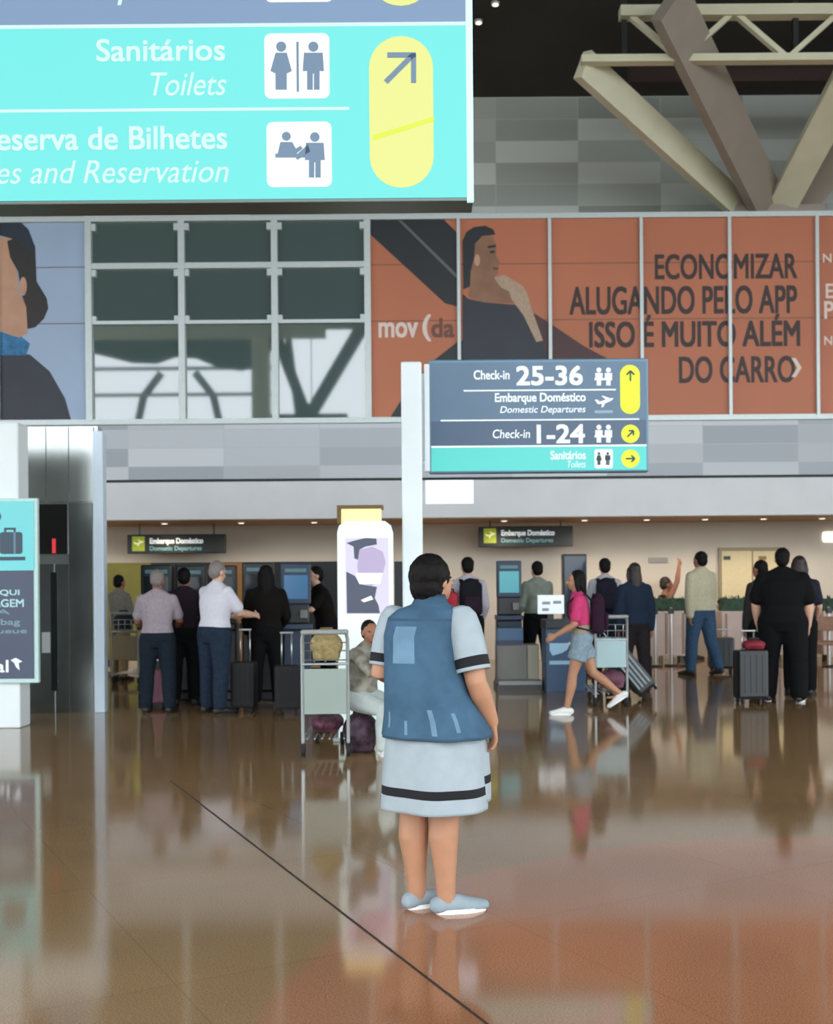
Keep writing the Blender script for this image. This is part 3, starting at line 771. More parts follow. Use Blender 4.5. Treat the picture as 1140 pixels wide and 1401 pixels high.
# ------------------------------------------------------------------ check-in kiosks
M_KB = mat('kiosk_black', (14, 17, 22), 0.35, spread=0.1, scale=2)
M_KN = mat('kiosk_navy', (34, 52, 76), 0.4, spread=0.1, scale=2)
M_KG = mat('kiosk_grey', (128, 124, 118), 0.45, spread=0.06, scale=2)
M_SCR = mat('kiosk_screen', (40, 110, 120), 0.2, emit=(70, 160, 170), strength=0.65)
M_SCRP = mat('kiosk_screen_pale', (150, 200, 205), 0.3, emit=(150, 205, 210), strength=0.6)
def kiosk(px, d, wd, htop, label, tint, group, lit=(90, 150, 160), rz=0.0, cabinet=False, screen=None):
    b = at(px, 800, d); b.z = 0
    t = thing('check_in_kiosk', label, 'kiosk', b, rz, group)
    h = htop; w2 = wd/2
    obj('plinth', box(NB(), -w2-0.01, w2+0.01, -0.10, 0.40, 0, 0.10, 0.015), M_KB, t)
    obj('body', box(NB(), -w2, w2, 0.02, 0.36, 0.10, h*0.52, 0.02), M_KG if cabinet else tint, t)
    obj('shelf', box(NB(), -w2-0.01, w2+0.01, -0.10, 0.36, h*0.52, h*0.56, 0.012), tint, t)
    obj('column', box(NB(), -w2*0.9, w2*0.9, 0.10, 0.30, h*0.56, h, 0.015), M_KB, t)
    hd = obj('screen_head', box(NB(), -w2, w2, 0.03, 0.12, h*0.70, h, 0.02), tint, t)
    obj('screen', box(NB(), -w2*0.78, w2*0.78, 0.02, 0.04, h*0.74, h*0.915, 0.004), screen or M_SCR, hd)
    obj('header_light', box(NB(), -w2*0.7, w2*0.7, 0.022, 0.04, h*0.935, h*0.962, 0.003), mat('kiosk_header', (70, 110, 116), 0.3, emit=lit, strength=0.12), hd)
    obj('card_reader', box(NB(), w2*0.25, w2*0.75, -0.01, 0.12, h*0.60, h*0.66, 0.008), M_KG, t)
    return t
M_SCRD = mat('kiosk_screen_dark', (24, 34, 42), 0.15)
M_SCRB = mat('kiosk_screen_blue', (40, 80, 120), 0.2, emit=(60, 110, 150), strength=0.5)
GK = 'dark check-in kiosks at left'
kiosk(213, 13.9, 0.40, 1.72, 'dark check-in kiosk in front of the lilac-shirted person', M_KB, GK, screen=M_SCRD)
kiosk(260, 14.0, 0.38, 1.71, 'dark check-in kiosk between the lilac-shirted person and the white-shirted person', M_KB, GK, screen=M_SCRD)
kiosk(304, 13.95, 0.34, 1.71, 'dark check-in kiosk hidden by the white-shirted person', M_KB, GK, screen=M_SCRD)
kiosk(352, 13.95, 0.40, 1.74, 'dark check-in kiosk in front of the person dressed all in black at left', M_KB, GK, screen=M_SCRD)
k_ = kiosk(405, 13.7, 0.38, 1.72, 'dark check-in kiosk with blue screen turned towards the person in black at the totem', M_KN, GK, rz=R(10), screen=M_SCRB)
kiosk(697, 15.7, 0.36, 1.775, 'tall check-in kiosk with teal screen right of the backpacker', M_KN, None)
# grey bag-weighing cabinet beside the teal-screen kiosk
b = at(712, 800, 15.2); b.z = 0
t = thing('bag_drop_cabinet', 'grey bag drop cabinet with blue top at the foot of the teal-screen kiosk', 'cabinet', b); B = Board(t, 15.2)
B.panel('plinth', 678, 934, 738, 944, M_KB, -0.35, 0.4)
B.panel('belt', 680, 929, 738, 935, mat('belt_grey', (150, 150, 146), 0.5), -0.34, 0.2)
B.panel('cabinet', 680, 882, 722, 931, M_KG, 0.0, 0.35, 0.015)
B.panel('side_panel', 722, 882, 738, 930, mat('cabinet_cream', (176, 172, 150), 0.5), 0.02, 0.35, 0.01)
B.panel('blue_top', 680, 859, 716, 877, mat('counter_blue', (70, 106, 138), 0.4), -0.03, 0.3, 0.01)
B.panel('top_strip', 680, 877, 716, 883, M_KN, -0.01, 0.3)

b = at(768, 800, 14.6); b.z = 0
t = thing('service_counter', 'navy blue service counter with white stripes beside the pink-topped person', 'counter', b); B = Board(t, 14.6)
B.panel('body', 747, 858, 802, 948, mat('counter_navy', (46, 74, 104), 0.4, spread=0.08, scale=3), 0, 0.5, 0.02)
B.panel('top', 746, 848, 806, 860, M_KB, -0.06, 0.55, 0.01)
for q in ((752, 880, 776, 890), (752, 904, 782, 909)):
    B.panel('stripe', *q, mat('counter_stripe', (150, 186, 208), 0.4), -0.008, 0.01)
B.poly('swoosh', P(752,890, 764,889, 782,876, 788,878, 770,893, 756,897), mat('counter_stripe', (150, 186, 208), 0.4), -0.012, 0.01)
z_ = B.rect(735, 815, 772, 840)
nt_ = thing('notice_screen', 'white notice screen standing on the navy service counter', 'screen', at(753, 848, 14.62)); Bn = Board(nt_, 14.62)
Bn.panel('screen', 736, 814, 772, 840, mat('notice_white', (220, 226, 228), 0.4, emit=(224, 230, 234), strength=0.35), 0.0, 0.05, 0.006)
for q in ((742, 823, 753, 827), (757, 822, 768, 826), (742, 832, 751, 836)):
    Bn.panel('printed_bar', *q, mat('notice_grey', (140, 150, 156), 0.5), -0.004, 0.001)
Bn.panel('stand', 750, 840, 758, 848.5, M_KB, 0.01, 0.06)

b = at(787, 800, 17.0); b.z = 0
t = thing('display_tower', 'tall dark navy display tower behind the pink-topped person', 'display', b); B = Board(t, 17.0)
zt = at(787, 758, 17.0).z
obj('case', box(NB(), -0.185, 0.185, 0, 0.22, 0.05, zt, 0.015), M_KB, t)
obj('glass_face', box(NB(), -0.165, 0.165, -0.012, 0.01, 0.5, zt-0.03, 0.004), mat('tower_glass', (34, 52, 68), 0.12), t)
obj('plinth', box(NB(), -0.25, 0.25, -0.08, 0.3, 0, 0.05, 0.01), M_KB, t)

b = at(548, 800, 14.8); b.z = 0
t = thing('dark_stand', 'narrow black stand seen between the white totem and the white post', 'stand', b); B = Board(t, 14.8)
B.panel('case', 540, 768, 553, 930, M_KB, 0, 0.2, 0.01); B.panel('foot', 538, 926, 556, 944, M_KB, -0.1, 0.3)

# ------------------------------------------------------------------ coloured boards at the back left, doorway, wall plate
b = at(172, 800, 19.2); b.z = 0
t = thing('yellow_board', 'olive yellow partition board behind the queue at far left', 'board', b); B = Board(t, 19.2)
B.panel('sheet', 142, 770, 206, 905, mat('olive_yellow', (140, 128, 56), 0.7, spread=0.14, scale=2), 0, 0.05); 
for fx in (150, 198): B.panel('foot', fx-4, 902, fx+4, 912, M_DARK, -0.15, 0.2)
b = at(318, 800, 19.2); b.z = 0
t = thing('orange_board', 'orange board glimpsed right of the white-shirted person', 'board', b); B = Board(t, 19.2)
B.panel('sheet', 292, 770, 332, 905, mat('dull_orange', (168, 112, 54), 0.7, spread=0.15, scale=2), 0, 0.05)
for fx in (300, 324): B.panel('foot', fx-4, 902, fx+4, 912, M_DARK, -0.15, 0.2)
b = at(255, 800, 19.7); b.z = 0
t = thing('dark_backdrop', 'added dark sheet that darkens the gap behind the left kiosks', 'board', b); B = Board(t, 19.7)
B.panel('sheet', 204, 769, 462, 909, mat('backdrop_dark', (30, 35, 35), 0.6, spread=0.15, scale=2), 0, 0.06)  # added sheet; its dark colour stands in for the dimness back there

c = at(1026, 800, D_BACK-0.07); c.z = 0
dr = bpy.data.objects.new('door_1', None); COL.objects.link(dr); dr['kind'] = 'structure'; dr.location = c
B = Board(dr, D_BACK-0.04)
B.panel('frame', 984, 749, 1075, 909, mat('door_frame', (150, 136, 108), 0.6), 0.0, 0.06)
B.panel('leaf', 987, 754, 1028, 909, mat('door_leaf', (206, 188, 146), 0.6, spread=0.04), -0.03, 0.02)
B.panel('leaf', 1030, 754, 1072, 909, mat('door_leaf', (206, 188, 146), 0.6, spread=0.04), -0.03, 0.02)
B.panel('door_plate', 989, 761, 998, 766, M_DARK, -0.05, 0)
B.panel('door_plate', 1037, 761, 1047, 766, mat('door_plate_brown', (130, 104, 70), 0.6), -0.05, 0)
c = at(900, 770, D_BACK-0.03)
t = thing('wall_plate', 'small grey wall plate left of the tall beige-shirted person', 'plate', c); B = Board(t, D_BACK-0.03)
B.panel('plate', 888, 763, 914, 770, mat('plate_grey', (150, 142, 134), 0.5), 0, 0.04, 0.004)
c = at(1134, 737, D_BACK-0.05)
t = thing('wall_lamp', 'bright white wall lamp at the right picture edge', 'lamp', c); B = Board(t, D_BACK-0.05)
B.rounded('lamp_glass', 1126, 727, 1146, 742, 4, mat('lamp_white', (240, 240, 236), 0.4, emit=(250, 248, 240), strength=0.9), 0, 0.06)

# ------------------------------------------------------------------ hedge planters along the back
M_LEAF = mat('hedge_green', (38, 66, 44), 0.7, spread=0.45, scale=9)
M_PLANT = mat('planter_pinkish', (190, 170, 158), 0.6, spread=0.08, scale=3)
M_POLE = mat('barrier_pole', (190, 184, 176), 0.35, 0.5)
def planter(px0, px1, d, label):
    a_, b_ = at(px0, 800, d), at(px1, 800, d); w2 = (b_.x-a_.x)/2
    t = thing('hedge_planter', label, 'planter', ((a_.x+b_.x)/2, d, 0), 0, 'hedge planters along the back wall')
    z0 = at(px0, 836, d).z; z1 = at(px0, 815, d).z
    obj('trough', box(NB(), -w2, w2, -0.16, 0.16, 0.12, z0, 0.015), M_PLANT, t)
    sl = NB()
    n = max(3, int(w2*2/0.22))
    for i in range(n):
        x = -w2+0.08+(2*w2-0.16)*i/(n-1)
        box(sl, x-0.018, x+0.018, -0.175, -0.155, 0.16, z0-0.04)
    obj('slats', sl, mat('planter_slat', (150, 122, 108), 0.6), t)
    for sx in (-1, 1):
        obj('leg', box(NB(), sx*(w2-0.1)-0.03, sx*(w2-0.1)+0.03, -0.12, 0.12, 0, 0.12), M_DARK, t)
    lf = NB(); rg = random.Random(int(px0))
    for i in range(int(w2*2*240)):
        p = Vector((rg.uniform(-w2, w2), rg.uniform(-0.16, 0.16), rg.uniform(z0-0.02, z1-0.02)))
        q = Matrix.Rotation(rg.uniform(0, 6.3), 3, 'Z') @ Matrix.Rotation(rg.uniform(-1.2, 1.2), 3, 'X')
        u, v = q @ Vector((0.022, 0, 0)), q @ Vector((0, 0.05, 0.02))
        lf.faces.new([lf.verts.new(p-u), lf.verts.new(p+v), lf.verts.new(p+u), lf.verts.new(p-v)])
    box(lf, -w2+0.02, w2-0.02, -0.12, 0.12, z0-0.05, z1-0.05)
    o = obj('foliage', lf, M_LEAF, t); o['kind'] = 'stuff'
planter(880, 938, 19.9, 'hedge planter behind the navy jacket and the raised arm')
planter(984, 1042, 19.9, 'hedge planter in front of the beige doorway')
planter(1056, 1108, 20.0, 'hedge planter behind the group dressed in black')
planter(1122, 1190, 19.9, 'hedge planter at the right picture edge')
for px, d, lab in ((896, 18.9, 'barrier post nearest the navy jacket'), (918, 19.0, 'barrier post below the raised arm'), (940, 18.9, 'barrier post just left of the tall beige-shirted person'), (1134, 18.6, 'barrier post at the right picture edge')):
    b = at(px, 800, d); b.z = 0
    t = thing('barrier_post', lab, 'barrier', b, 0, 'pale barrier posts by the hedge')
    obj('base', tube(NB(), [(0, 0, 0), (0, 0, 0.025)], 0.12, 20, False), M_DARK, t, True)
    obj('pole', tube(NB(), [(0, 0, 0.02), (0, 0, 0.98)], 0.032, 14, True), M_POLE, t, True)
    obj('belt_head', box(NB(), -0.045, 0.045, -0.045, 0.045, 0.9, 1.0, 0.01), M_DARK, t)

# brown wooden chair at the right edge
b = at(1126, 800, 18.0); b.z = 0
t = thing('wooden_chair', 'brown wooden chair with white uprights at the right picture edge', 'chair', b)
M_WOOD = mat('brown_wood', (128, 88, 62), 0.5, spread=0.15, scale=6)
obj('seat', box(NB(), -0.22, 0.34, -0.2, 0.22, 0.40, 0.46, 0.015), M_WOOD, t)
obj('backrest', box(NB(), -0.22, 0.34, 0.19, 0.23, 0.62, 0.86, 0.012), M_WOOD, t)
for x in (-0.2, 0.32):
    for y, zt in ((-0.17, 0.42), (0.2, 0.88)):
        obj('leg', beam(NB(), (x, y, 0), (x, y, zt), 0.04, 0.04), M_WOOD if y < 0 else M_POSTW, t)
# ------------------------------------------------------------------ luggage and trolleys
M_CHROME = mat('trolley_steel', (176, 182, 182), 0.28, 0.75, spread=0.04)
M_RUB = mat('rubber', (30, 30, 30), 0.8)
def trolley(name_label, loc, rz, wd, panel_m, panel_z, group='airport luggage trolleys'):
    t = thing('luggage_trolley', name_label, 'trolley', loc, rz, group)
    h = 1.05; w2 = wd/2
    fr = NB()
    for sx in (-1, 1):
        tube(fr, [(sx*w2, 0.02, 0.12), (sx*w2, 0.0, h-0.06), (sx*w2*0.93, -0.03, h)], 0.016, 10)
        tube(fr, [(sx*w2, 0.02, 0.14), (sx*w2*0.8, 0.82, 0.17)], 0.016, 10)
    tube(fr, [(-w2, 0.0, 0.78), (w2, 0.0, 0.78)], 0.012, 8)
    tube(fr, [(-w2*0.8, 0.82, 0.17), (w2*0.8, 0.82, 0.17)], 0.014, 8)
    obj('frame', fr, M_CHROME, t, True)
    obj('handle', tube(NB(), [(-w2*0.95, -0.03, h), (w2*0.95, -0.03, h)], 0.022, 12), mat('handle_grey', (150, 150, 146), 0.5), t, True)
    pf = NB()
    for i in range(6):
        x = -w2*0.82 + i*wd*0.82/5
        tube(pf, [(x, 0.03, 0.15), (x*0.85, 0.8, 0.18)], 0.009, 6)
    obj('platform', pf, M_CHROME, t, True)
    obj('panel', box(NB(), -w2+0.012, w2-0.012, -0.004, 0.012, panel_z[0], panel_z[1], 0.005), panel_m, t)
    bk = NB()
    for zz_ in (0.80, 0.88, 0.95):
        tube(bk, [(-w2, 0.02, zz_), (-w2, 0.2, zz_), (w2, 0.2, zz_), (w2, 0.02, zz_)], 0.006, 6)
    for i in range(5):
        x = -w2+wd*i/4; tube(bk, [(x, 0.02, 0.80), (x, 0.2, 0.80), (x, 0.2, 0.95)], 0.005, 6)
    obj('basket', bk, M_CHROME, t, True)
    for x, y in ((-w2, 0.06), (w2, 0.06), (-w2*0.6, 0.76), (w2*0.6, 0.76)):
        wh = NB(); tube(wh, [(x-0.018, y, 0.055), (x+0.018, y, 0.055)], 0.055, 18, False, ref=(0, 0, 1))
        obj('wheel', wh, M_RUB, t, True)
    return t
def floor_at(px, d): return Vector((at(px, 800, d).x, d, 0))

M_PAN1 = mat('trolley_panel_grey', (146, 157, 149), 0.45, spread=0.04, scale=3)
M_PAN2 = mat('trolley_panel_teal', (160, 186, 188), 0.45, spread=0.04, scale=3)
trolley('luggage trolley with grey green panel and straw bag, left of the seated person', floor_at(444, 9.2), R(2), 0.38, M_PAN1, (0.36, 0.74))
trolley('luggage trolley with pale teal panel behind the pink-topped person', floor_at(836, 12.75), R(2), 0.37, M_PAN2, (0.46, 0.80))

def suitcase(label, loc, wd, dp, h, m, rz=0.0, tilt=0.0, handle=0.3, group=None, rib=None):
    t = thing('suitcase', label, 'suitcase', loc, rz, group); t.rotation_euler = (0, tilt, rz)
    w2, d2 = wd/2, dp/2; zb = 0.06
    obj('shell', box(NB(), -w2, w2, -d2, d2, zb, h, min(wd, dp)*0.16), m, t, False)
    rb = NB()
    for i in range(4):
        x = -w2*0.6 + i*wd*0.6/3
        box(rb, x-0.012, x+0.012, -d2-0.006, d2+0.006, zb+0.08, h-0.06, 0.004)
    obj('ribs', rb, rib or m, t)
    obj('zip_band', box(NB(), -w2-0.004, w2+0.004, -0.012, 0.012, zb+0.03, h-0.02, 0.005), M_RUB, t)
    hd = NB()
    for sx in (-1, 1): rod(hd, (sx*w2*0.4, d2*0.55, h-0.03), (sx*w2*0.4, d2*0.55, h+handle), 0.009)
    tube(hd, [(-w2*0.45, d2*0.55, h+handle), (w2*0.45, d2*0.55, h+handle)], 0.014, 10)
    obj('pull_handle', hd, M_CHROME, t, True)
    for x in (-w2*0.72, w2*0.72):
        for y in (-d2*0.6, d2*0.6):
            obj('wheel', tube(NB(), [(x-0.014, y, 0.032), (x+0.014, y, 0.032)], 0.032, 14, False, ref=(0, 0, 1)), M_RUB, t, True)
    return t
M_SUITB = mat('case_black', (20, 24, 25), 0.4, spread=0.1, scale=4)
M_SUITS = mat('case_silver_grey', (120, 130, 134), 0.35, 0.3, spread=0.1, scale=4)
M_MAROON = mat('bag_maroon', (74, 30, 42), 0.75, spread=0.3, scale=9, bump=0.3)
M_BAGB = mat('bag_black', (18, 18, 21), 0.75, spread=0.2, scale=8, bump=0.3)
M_STRAW = mat('bag_straw', (158, 138, 92), 0.8, spread=0.28, scale=26, bump=0.4)
suitcase('upright black suitcase beside the group dressed in black', floor_at(1026, 13.0), 0.36, 0.24, 0.64, M_SUITB, R(6), 0, 0.22)
ts = suitcase('tilted black suitcase with silver edges pulled behind the navy jacket', floor_at(893, 13.0) + Vector((0.05, 0.5, 0.085)), 0.26, 0.40, 0.62, M_SUITB, 0, R(-39), 0.34, rib=M_SUITS)
suitcase('small dusky pink suitcase between the legs of the lilac-shirted person', floor_at(214, 13.1), 0.24, 0.18, 0.46, mat('case_pink', (150, 96, 112), 0.5, spread=0.06), 0, 0, 0.1)
suitcase('black suitcase right of the tall beige-shirted person', floor_at(986, 17.6), 0.40, 0.26, 0.56, M_SUITB, R(-8), 0, 0.12)
suitcase('dark suitcase at the feet of the person dressed all in black at left', floor_at(392, 12.3), 0.28, 0.22, 0.55, M_BAGB, R(10), 0, 0.36)
suitcase('dark suitcase right of the white-shirted person', floor_at(333, 12.5), 0.28, 0.22, 0.58, M_BAGB, R(-5), 0, 0.36)

def soft_bag(name, label, cat, loc, r, m, rz=0.0, handles=True, vox=0.012):
    t = thing(name, label, cat, loc, rz)
    bm = NB(); ell(bm, (0, 0, r[2]), (r[0], r[1], r[2]), 3)
    box(bm, -r[0]*0.8, r[0]*0.8, -r[1]*0.7, r[1]*0.7, 0.0, r[2]*1.25, r[1]*0.2)
    obj('body', fuse(bm, vox, 4), m, t, True)
    if handles:
        for sy in (-1, 1):
            obj('handle', tube(NB(), [(-r[0]*0.4, sy*r[1]*0.4, r[2]*1.6), (-r[0]*0.3, sy*r[1]*0.3, r[2]*2.15), (r[0]*0.3, sy*r[1]*0.3, r[2]*2.15), (r[0]*0.4, sy*r[1]*0.4, r[2]*1.6)], 0.012, 8), M_RUB if m is not M_STRAW else mat('bag_handle_brown', (110, 80, 50), 0.6), t, True)
    return t
soft_bag('straw_bag', 'straw coloured round bag in the basket of the left luggage trolley', 'bag', floor_at(446, 9.45) + Vector((0, 0.0, 0.80)), (0.145, 0.10, 0.125), M_STRAW)
soft_bag('duffel_bag', 'maroon patterned duffel bag low on the left luggage trolley', 'bag', floor_at(446, 9.6) + Vector((0, 0, 0.165)), (0.15, 0.28, 0.085), mat('bag_maroon_print', (86, 44, 60), 0.75, spread=0.75, scale=16, bump=0.3))
soft_bag('duffel_bag', 'dark plum bag with pale marks under the seated person', 'bag', floor_at(492, 9.55), (0.16, 0.22, 0.17), mat('bag_plum', (66, 46, 58), 0.75, spread=0.8, scale=15))
soft_bag('duffel_bag', 'dusky maroon bag low on the trolley with the teal panel', 'bag', floor_at(836, 13.15) + Vector((0, 0, 0.19)), (0.16, 0.24, 0.11), mat('bag_dusky', (112, 70, 84), 0.75, spread=0.3, scale=8))
soft_bag('red_bag', 'small dark red bag resting on the upright black suitcase', 'bag', floor_at(1030, 12.98) + Vector((0, -0.02, 0.645)), (0.14, 0.10, 0.06), mat('bag_red', (120, 22, 38), 0.7, spread=0.2, scale=9))

# the trolley of the person at far left
trolley('luggage trolley with tan panel standing by the olive yellow board', floor_at(170, 16.2), R(-14), 0.42, mat('trolley_panel_tan', (150, 132, 100), 0.5), (0.36, 0.72))

# ------------------------------------------------------------------ people
def head_parts(bm, c, H, yaw, pitch=0.0):
    """skull, jaw, nose, ears around the head centre c"""
    rot = Matrix.Rotation(yaw, 3, 'Z') @ Matrix.Rotation(pitch, 3, 'X')
    q = lambda x, y, z: Vector(c) + rot @ Vector((x*H, y*H, z*H))
    ell(bm, q(0, -0.006, 0.014), (0.044*H, 0.055*H, 0.053*H), 3, rot)
    ell(bm, q(0, 0.012, -0.022), (0.036*H, 0.042*H, 0.046*H), 3, rot)
    ell(bm, q(0, 0.032, -0.047), (0.020*H, 0.018*H, 0.016*H), 2, rot)      # chin
    tube(bm, [q(0, 0.050, 0.004), q(0, 0.0625, -0.016)], [0.006*H, 0.0095*H], 8)  # nose
    ell(bm, q(0, 0.047, 0.012), (0.030*H, 0.008*H, 0.006*H), 2, rot)        # brow
    for s in (-1, 1):
        ell(bm, q(s*0.045, -0.004, -0.008), (0.006*H, 0.012*H, 0.019*H), 2, rot)
    return q, rot

def face_details(me_bm, q, rot, H):
    for s in (-1, 1):
        ell(me_bm, q(s*0.0175, 0.0445, 0.003), (0.007*H, 0.005*H, 0.0042*H), 2, rot)
    return me_bm

def hand(bm, w, dirv, side, H, curl=0.5, palm_n=None):
    """palm, five bent fingers of unequal length; w = wrist, dirv = forearm direction, side = direction of the thumb"""
    d = Vector(dirv).normalized(); s = Vector(side); s = (s - d*s.dot(d)).normalized(); n = d.cross(s).normalized()
    if palm_n is not None and n.dot(Vector(palm_n)) < 0: n = -n
    k = H/1.7
    tube(bm, [w, w+d*0.03*k, w+d*0.085*k], [(0.026*k, 0.022*k), (0.036*k, 0.018*k), (0.040*k, 0.015*k)], 12, True, ref=n)
    for i, (off, ln) in enumerate(((0.030, 0.070), (0.010, 0.078), (-0.010, 0.073), (-0.029, 0.058))):
        p0 = w + d*0.082*k + s*off*k
        a1, a2, a3 = curl*0.7, curl*1.5, curl*2.2
        v = lambda a: d*math.cos(a) + n*math.sin(a)
        p1 = p0 + v(a1)*ln*0.45*k; p2 = p1 + v(a2)*ln*0.32*k; p3 = p2 + v(a3)*ln*0.23*k
        tube(bm, [p0 - d*0.02*k, p0, p1, p2, p3], [0.0105*k, 0.0100*k, 0.0092*k, 0.0085*k, 0.0072*k], 8)
    t0 = w + d*0.022*k + s*0.026*k
    t1 = t0 + (d*0.6+s*0.7).normalized()*0.036*k; t2 = t1 + (d*0.9+s*0.25+n*curl*0.6).normalized()*0.032*k; t3 = t2 + (d*0.95+n*curl*0.8).normalized()*0.022*k
    tube(bm, [t0, t1, t2, t3], [0.014*k, 0.0115*k, 0.0105*k, 0.008*k], 8)

def torso_rings(j, H, fat, grow=0.0, upto=None, n=28):
    """rings up the trunk from the crotch to the neck base; widths in units of height"""
    P_, C_, N_ = Vector(j['pelvis']), Vector(j['chest']), Vector(j['neck'])
    yaw = j.get('yaw', 0.0)
    rv = Vector((math.cos(yaw), math.sin(yaw), 0)); fv = Vector((-math.sin(yaw), math.cos(yaw), 0))
    rows = [(-0.35, 0.066, 0.050), (0.0, 0.100, 0.074), (0.22, 0.096, 0.068), (0.48, 0.084, 0.061), (0.75, 0.092, 0.066), (1.0, 0.104, 0.066), (1.3, 0.104, 0.058), (1.46, 0.080, 0.048), (1.58, 0.050, 0.042), (1.7, 0.036, 0.036)]
    rings = []
    for u, a, b in rows:
        if u <= 1.0:
            c = P_ + (C_-P_)*u
            ax = (C_-P_).normalized()
        else:
            c = C_ + (N_-C_)*((u-1.0)/0.7)
            ax = (N_-C_).normalized()
        f2 = (fv - ax*fv.dot(ax)).normalized(); r2 = f2.cross(ax).normalized()
        ff = fat if u < 1.35 else 1+(fat-1)*0.4
        rings.append((u, sring(c, r2, f2, a*H*ff+grow, b*H*ff+grow, n)))
    return rings

def body_mesh(j, H, fat, vox, curls=(0.5, 0.5)):
    bm = NB()
    ring_loft(bm, [r for u, r in torso_rings(j, H, j.get('tfat', fat))])
    lf = 1+(fat-1)*0.7
    for s in ('L', 'R'):
        hp, kn, an = Vector(j['hip'+s]), Vector(j['knee'+s]), Vector(j['ank'+s])
        calf = kn + (an-kn)*0.32
        fv = Vector(j['foot'+s]).normalized()
        back = -fv*0.006*H
        tube(bm, [hp, hp+(kn-hp)*0.4, kn-(kn-hp)*0.08, kn, calf+back, an-(an-kn)*0.25+back*0.3, an], [0.056*H*fat, 0.050*H*lf, 0.036*H*lf, 0.034*H*lf, 0.036*H*lf, 0.025*H*lf, 0.022*H*lf], 16)
        tube(bm, [an - fv*0.006*H - Vector((0, 0, 0.016*H)), an + fv*0.045*H - Vector((0, 0, 0.026*H)), an + fv*0.09*H - Vector((0, 0, 0.031*H))], [(0.017*H, 0.013*H), (0.018*H, 0.010*H), (0.015*H, 0.007*H)], 12)
        sh, el_, wr = Vector(j['sh'+s]), Vector(j['el'+s]), Vector(j['wr'+s])
        tube(bm, [sh, sh+(el_-sh)*0.35, el_, el_+(wr-el_)*0.3, wr], [0.031*H*lf*j.get('shk', 1), 0.029*H*lf, 0.0245*H*lf, 0.0255*H*lf, 0.0165*H*lf], 14)
        tube(bm, [Vector(j['neck'])+Vector((0, 0, -0.012*H)), sh+Vector((0, 0, -0.012*H))], [0.030*H, 0.024*H], 12)
        hd = Vector(j.get('hand'+s) or (wr-el_))
        hand(bm, wr, hd, j['thumb'+s], H, curls[0 if s == 'L' else 1], j.get('palm'+s))
    tube(bm, [Vector(j['neck'])-Vector((0, 0, 0.03*H)), Vector(j['head'])-Vector((0, 0, 0.03*H))], [0.036*H, 0.032*H], 14)
    q, rot = head_parts(bm, j['head'], H, j.get('hyaw', 0), j.get('hpitch', 0))
    me = fuse(bm, vox, 2)
    b2 = NB(); b2.from_mesh(me); n0 = len(b2.faces)
    face_details(b2, q, rot, H)
    b2.faces.ensure_lookup_table()
    for f in b2.faces[n0:]: f.material_index = 1
    n1 = len(b2.faces)
    tube(b2, [q(-0.013, 0.0495, -0.033), q(0, 0.0525, -0.034), q(0.013, 0.0495, -0.033)], [0.002*H, 0.004*H, 0.002*H], 8)
    b2.faces.ensure_lookup_table()
    for f in b2.faces[n1:]: f.material_index = 2
    bpy.data.meshes.remove(me)
    return b2

M_EYE = mat('eye_dark', (40, 28, 24), 0.2)
M_LIP = mat('lips', (150, 84, 78), 0.5)
def skin(name, rgb): return mat('skin_'+name, rgb, 0.55, spread=0.07, scale=14)
SK1 = skin('tan', (172, 124, 94)); SK2 = skin('brown', (150, 100, 74)); SK3 = skin('fair', (214, 168, 142))

def hair_mesh(j, H, style, vox):
    rot = Matrix.Rotation(j.get('hyaw', 0), 3, 'Z') @ Matrix.Rotation(j.get('hpitch', 0), 3, 'X')
    c = Vector(j['head']); q = lambda x, y, z: c + rot @ Vector((x*H, y*H, z*H))
    bm = NB()
    ell(bm, q(0, -0.016, 0.024), (0.049*H, 0.054*H, 0.053*H), 3, rot)
    ell(bm, q(0, -0.030, -0.004), (0.044*H, 0.040*H, 0.048*H), 3, rot)
    if style == 'long':
        tube(bm, [q(0, -0.03, 0.0), q(0, -0.048, -0.06), q(0, -0.055, -0.12)], [(0.046*H, 0.036*H), (0.05*H, 0.026*H), (0.034*H, 0.016*H)], 14)
        for s in (-1, 1): tube(bm, [q(s*0.042, 0.0, 0.02), q(s*0.05, -0.005, -0.03), q(s*0.05, -0.02, -0.09)], [0.014*H, 0.015*H, 0.01*H], 8)
    if style == 'bun': ell(bm, q(0, -0.075, 0.03), (0.028*H, 0.026*H, 0.026*H), 2, rot)
    if style == 'full':
        ell(bm, q(0, -0.018, 0.016), (0.056*H, 0.062*H, 0.056*H), 3, rot); ell(bm, q(0, -0.030, -0.018), (0.049*H, 0.048*H, 0.048*H), 3, rot)
        ell(bm, q(0, -0.036, -0.05), (0.034*H, 0.028*H, 0.030*H), 2, rot)
        me = fuse(bm, vox, 5)
        b2 = NB(); b2.from_mesh(me); b2.normal_update(); bpy.data.meshes.remove(me)
        for v in b2.verts:
            p = v.co - c; ang = math.atan2(p.x, p.y)
            s_ = noise.noise(Vector((ang*9, p.z*14, 3.1)))*0.6 + noise.noise(p*110)*0.5 + noise.noise(p*38)*0.5
            v.co += v.normal*s_*0.0065
        me = bpy.data.meshes.new('hair'); b2.to_mesh(me); b2.free(); return me
    for v in bm.verts:
        n_ = noise.noise(v.co*45)*0.004*H/1.7
        v.co += (v.co - c).normalized()*n_*2
    return fuse(bm, vox, 1)

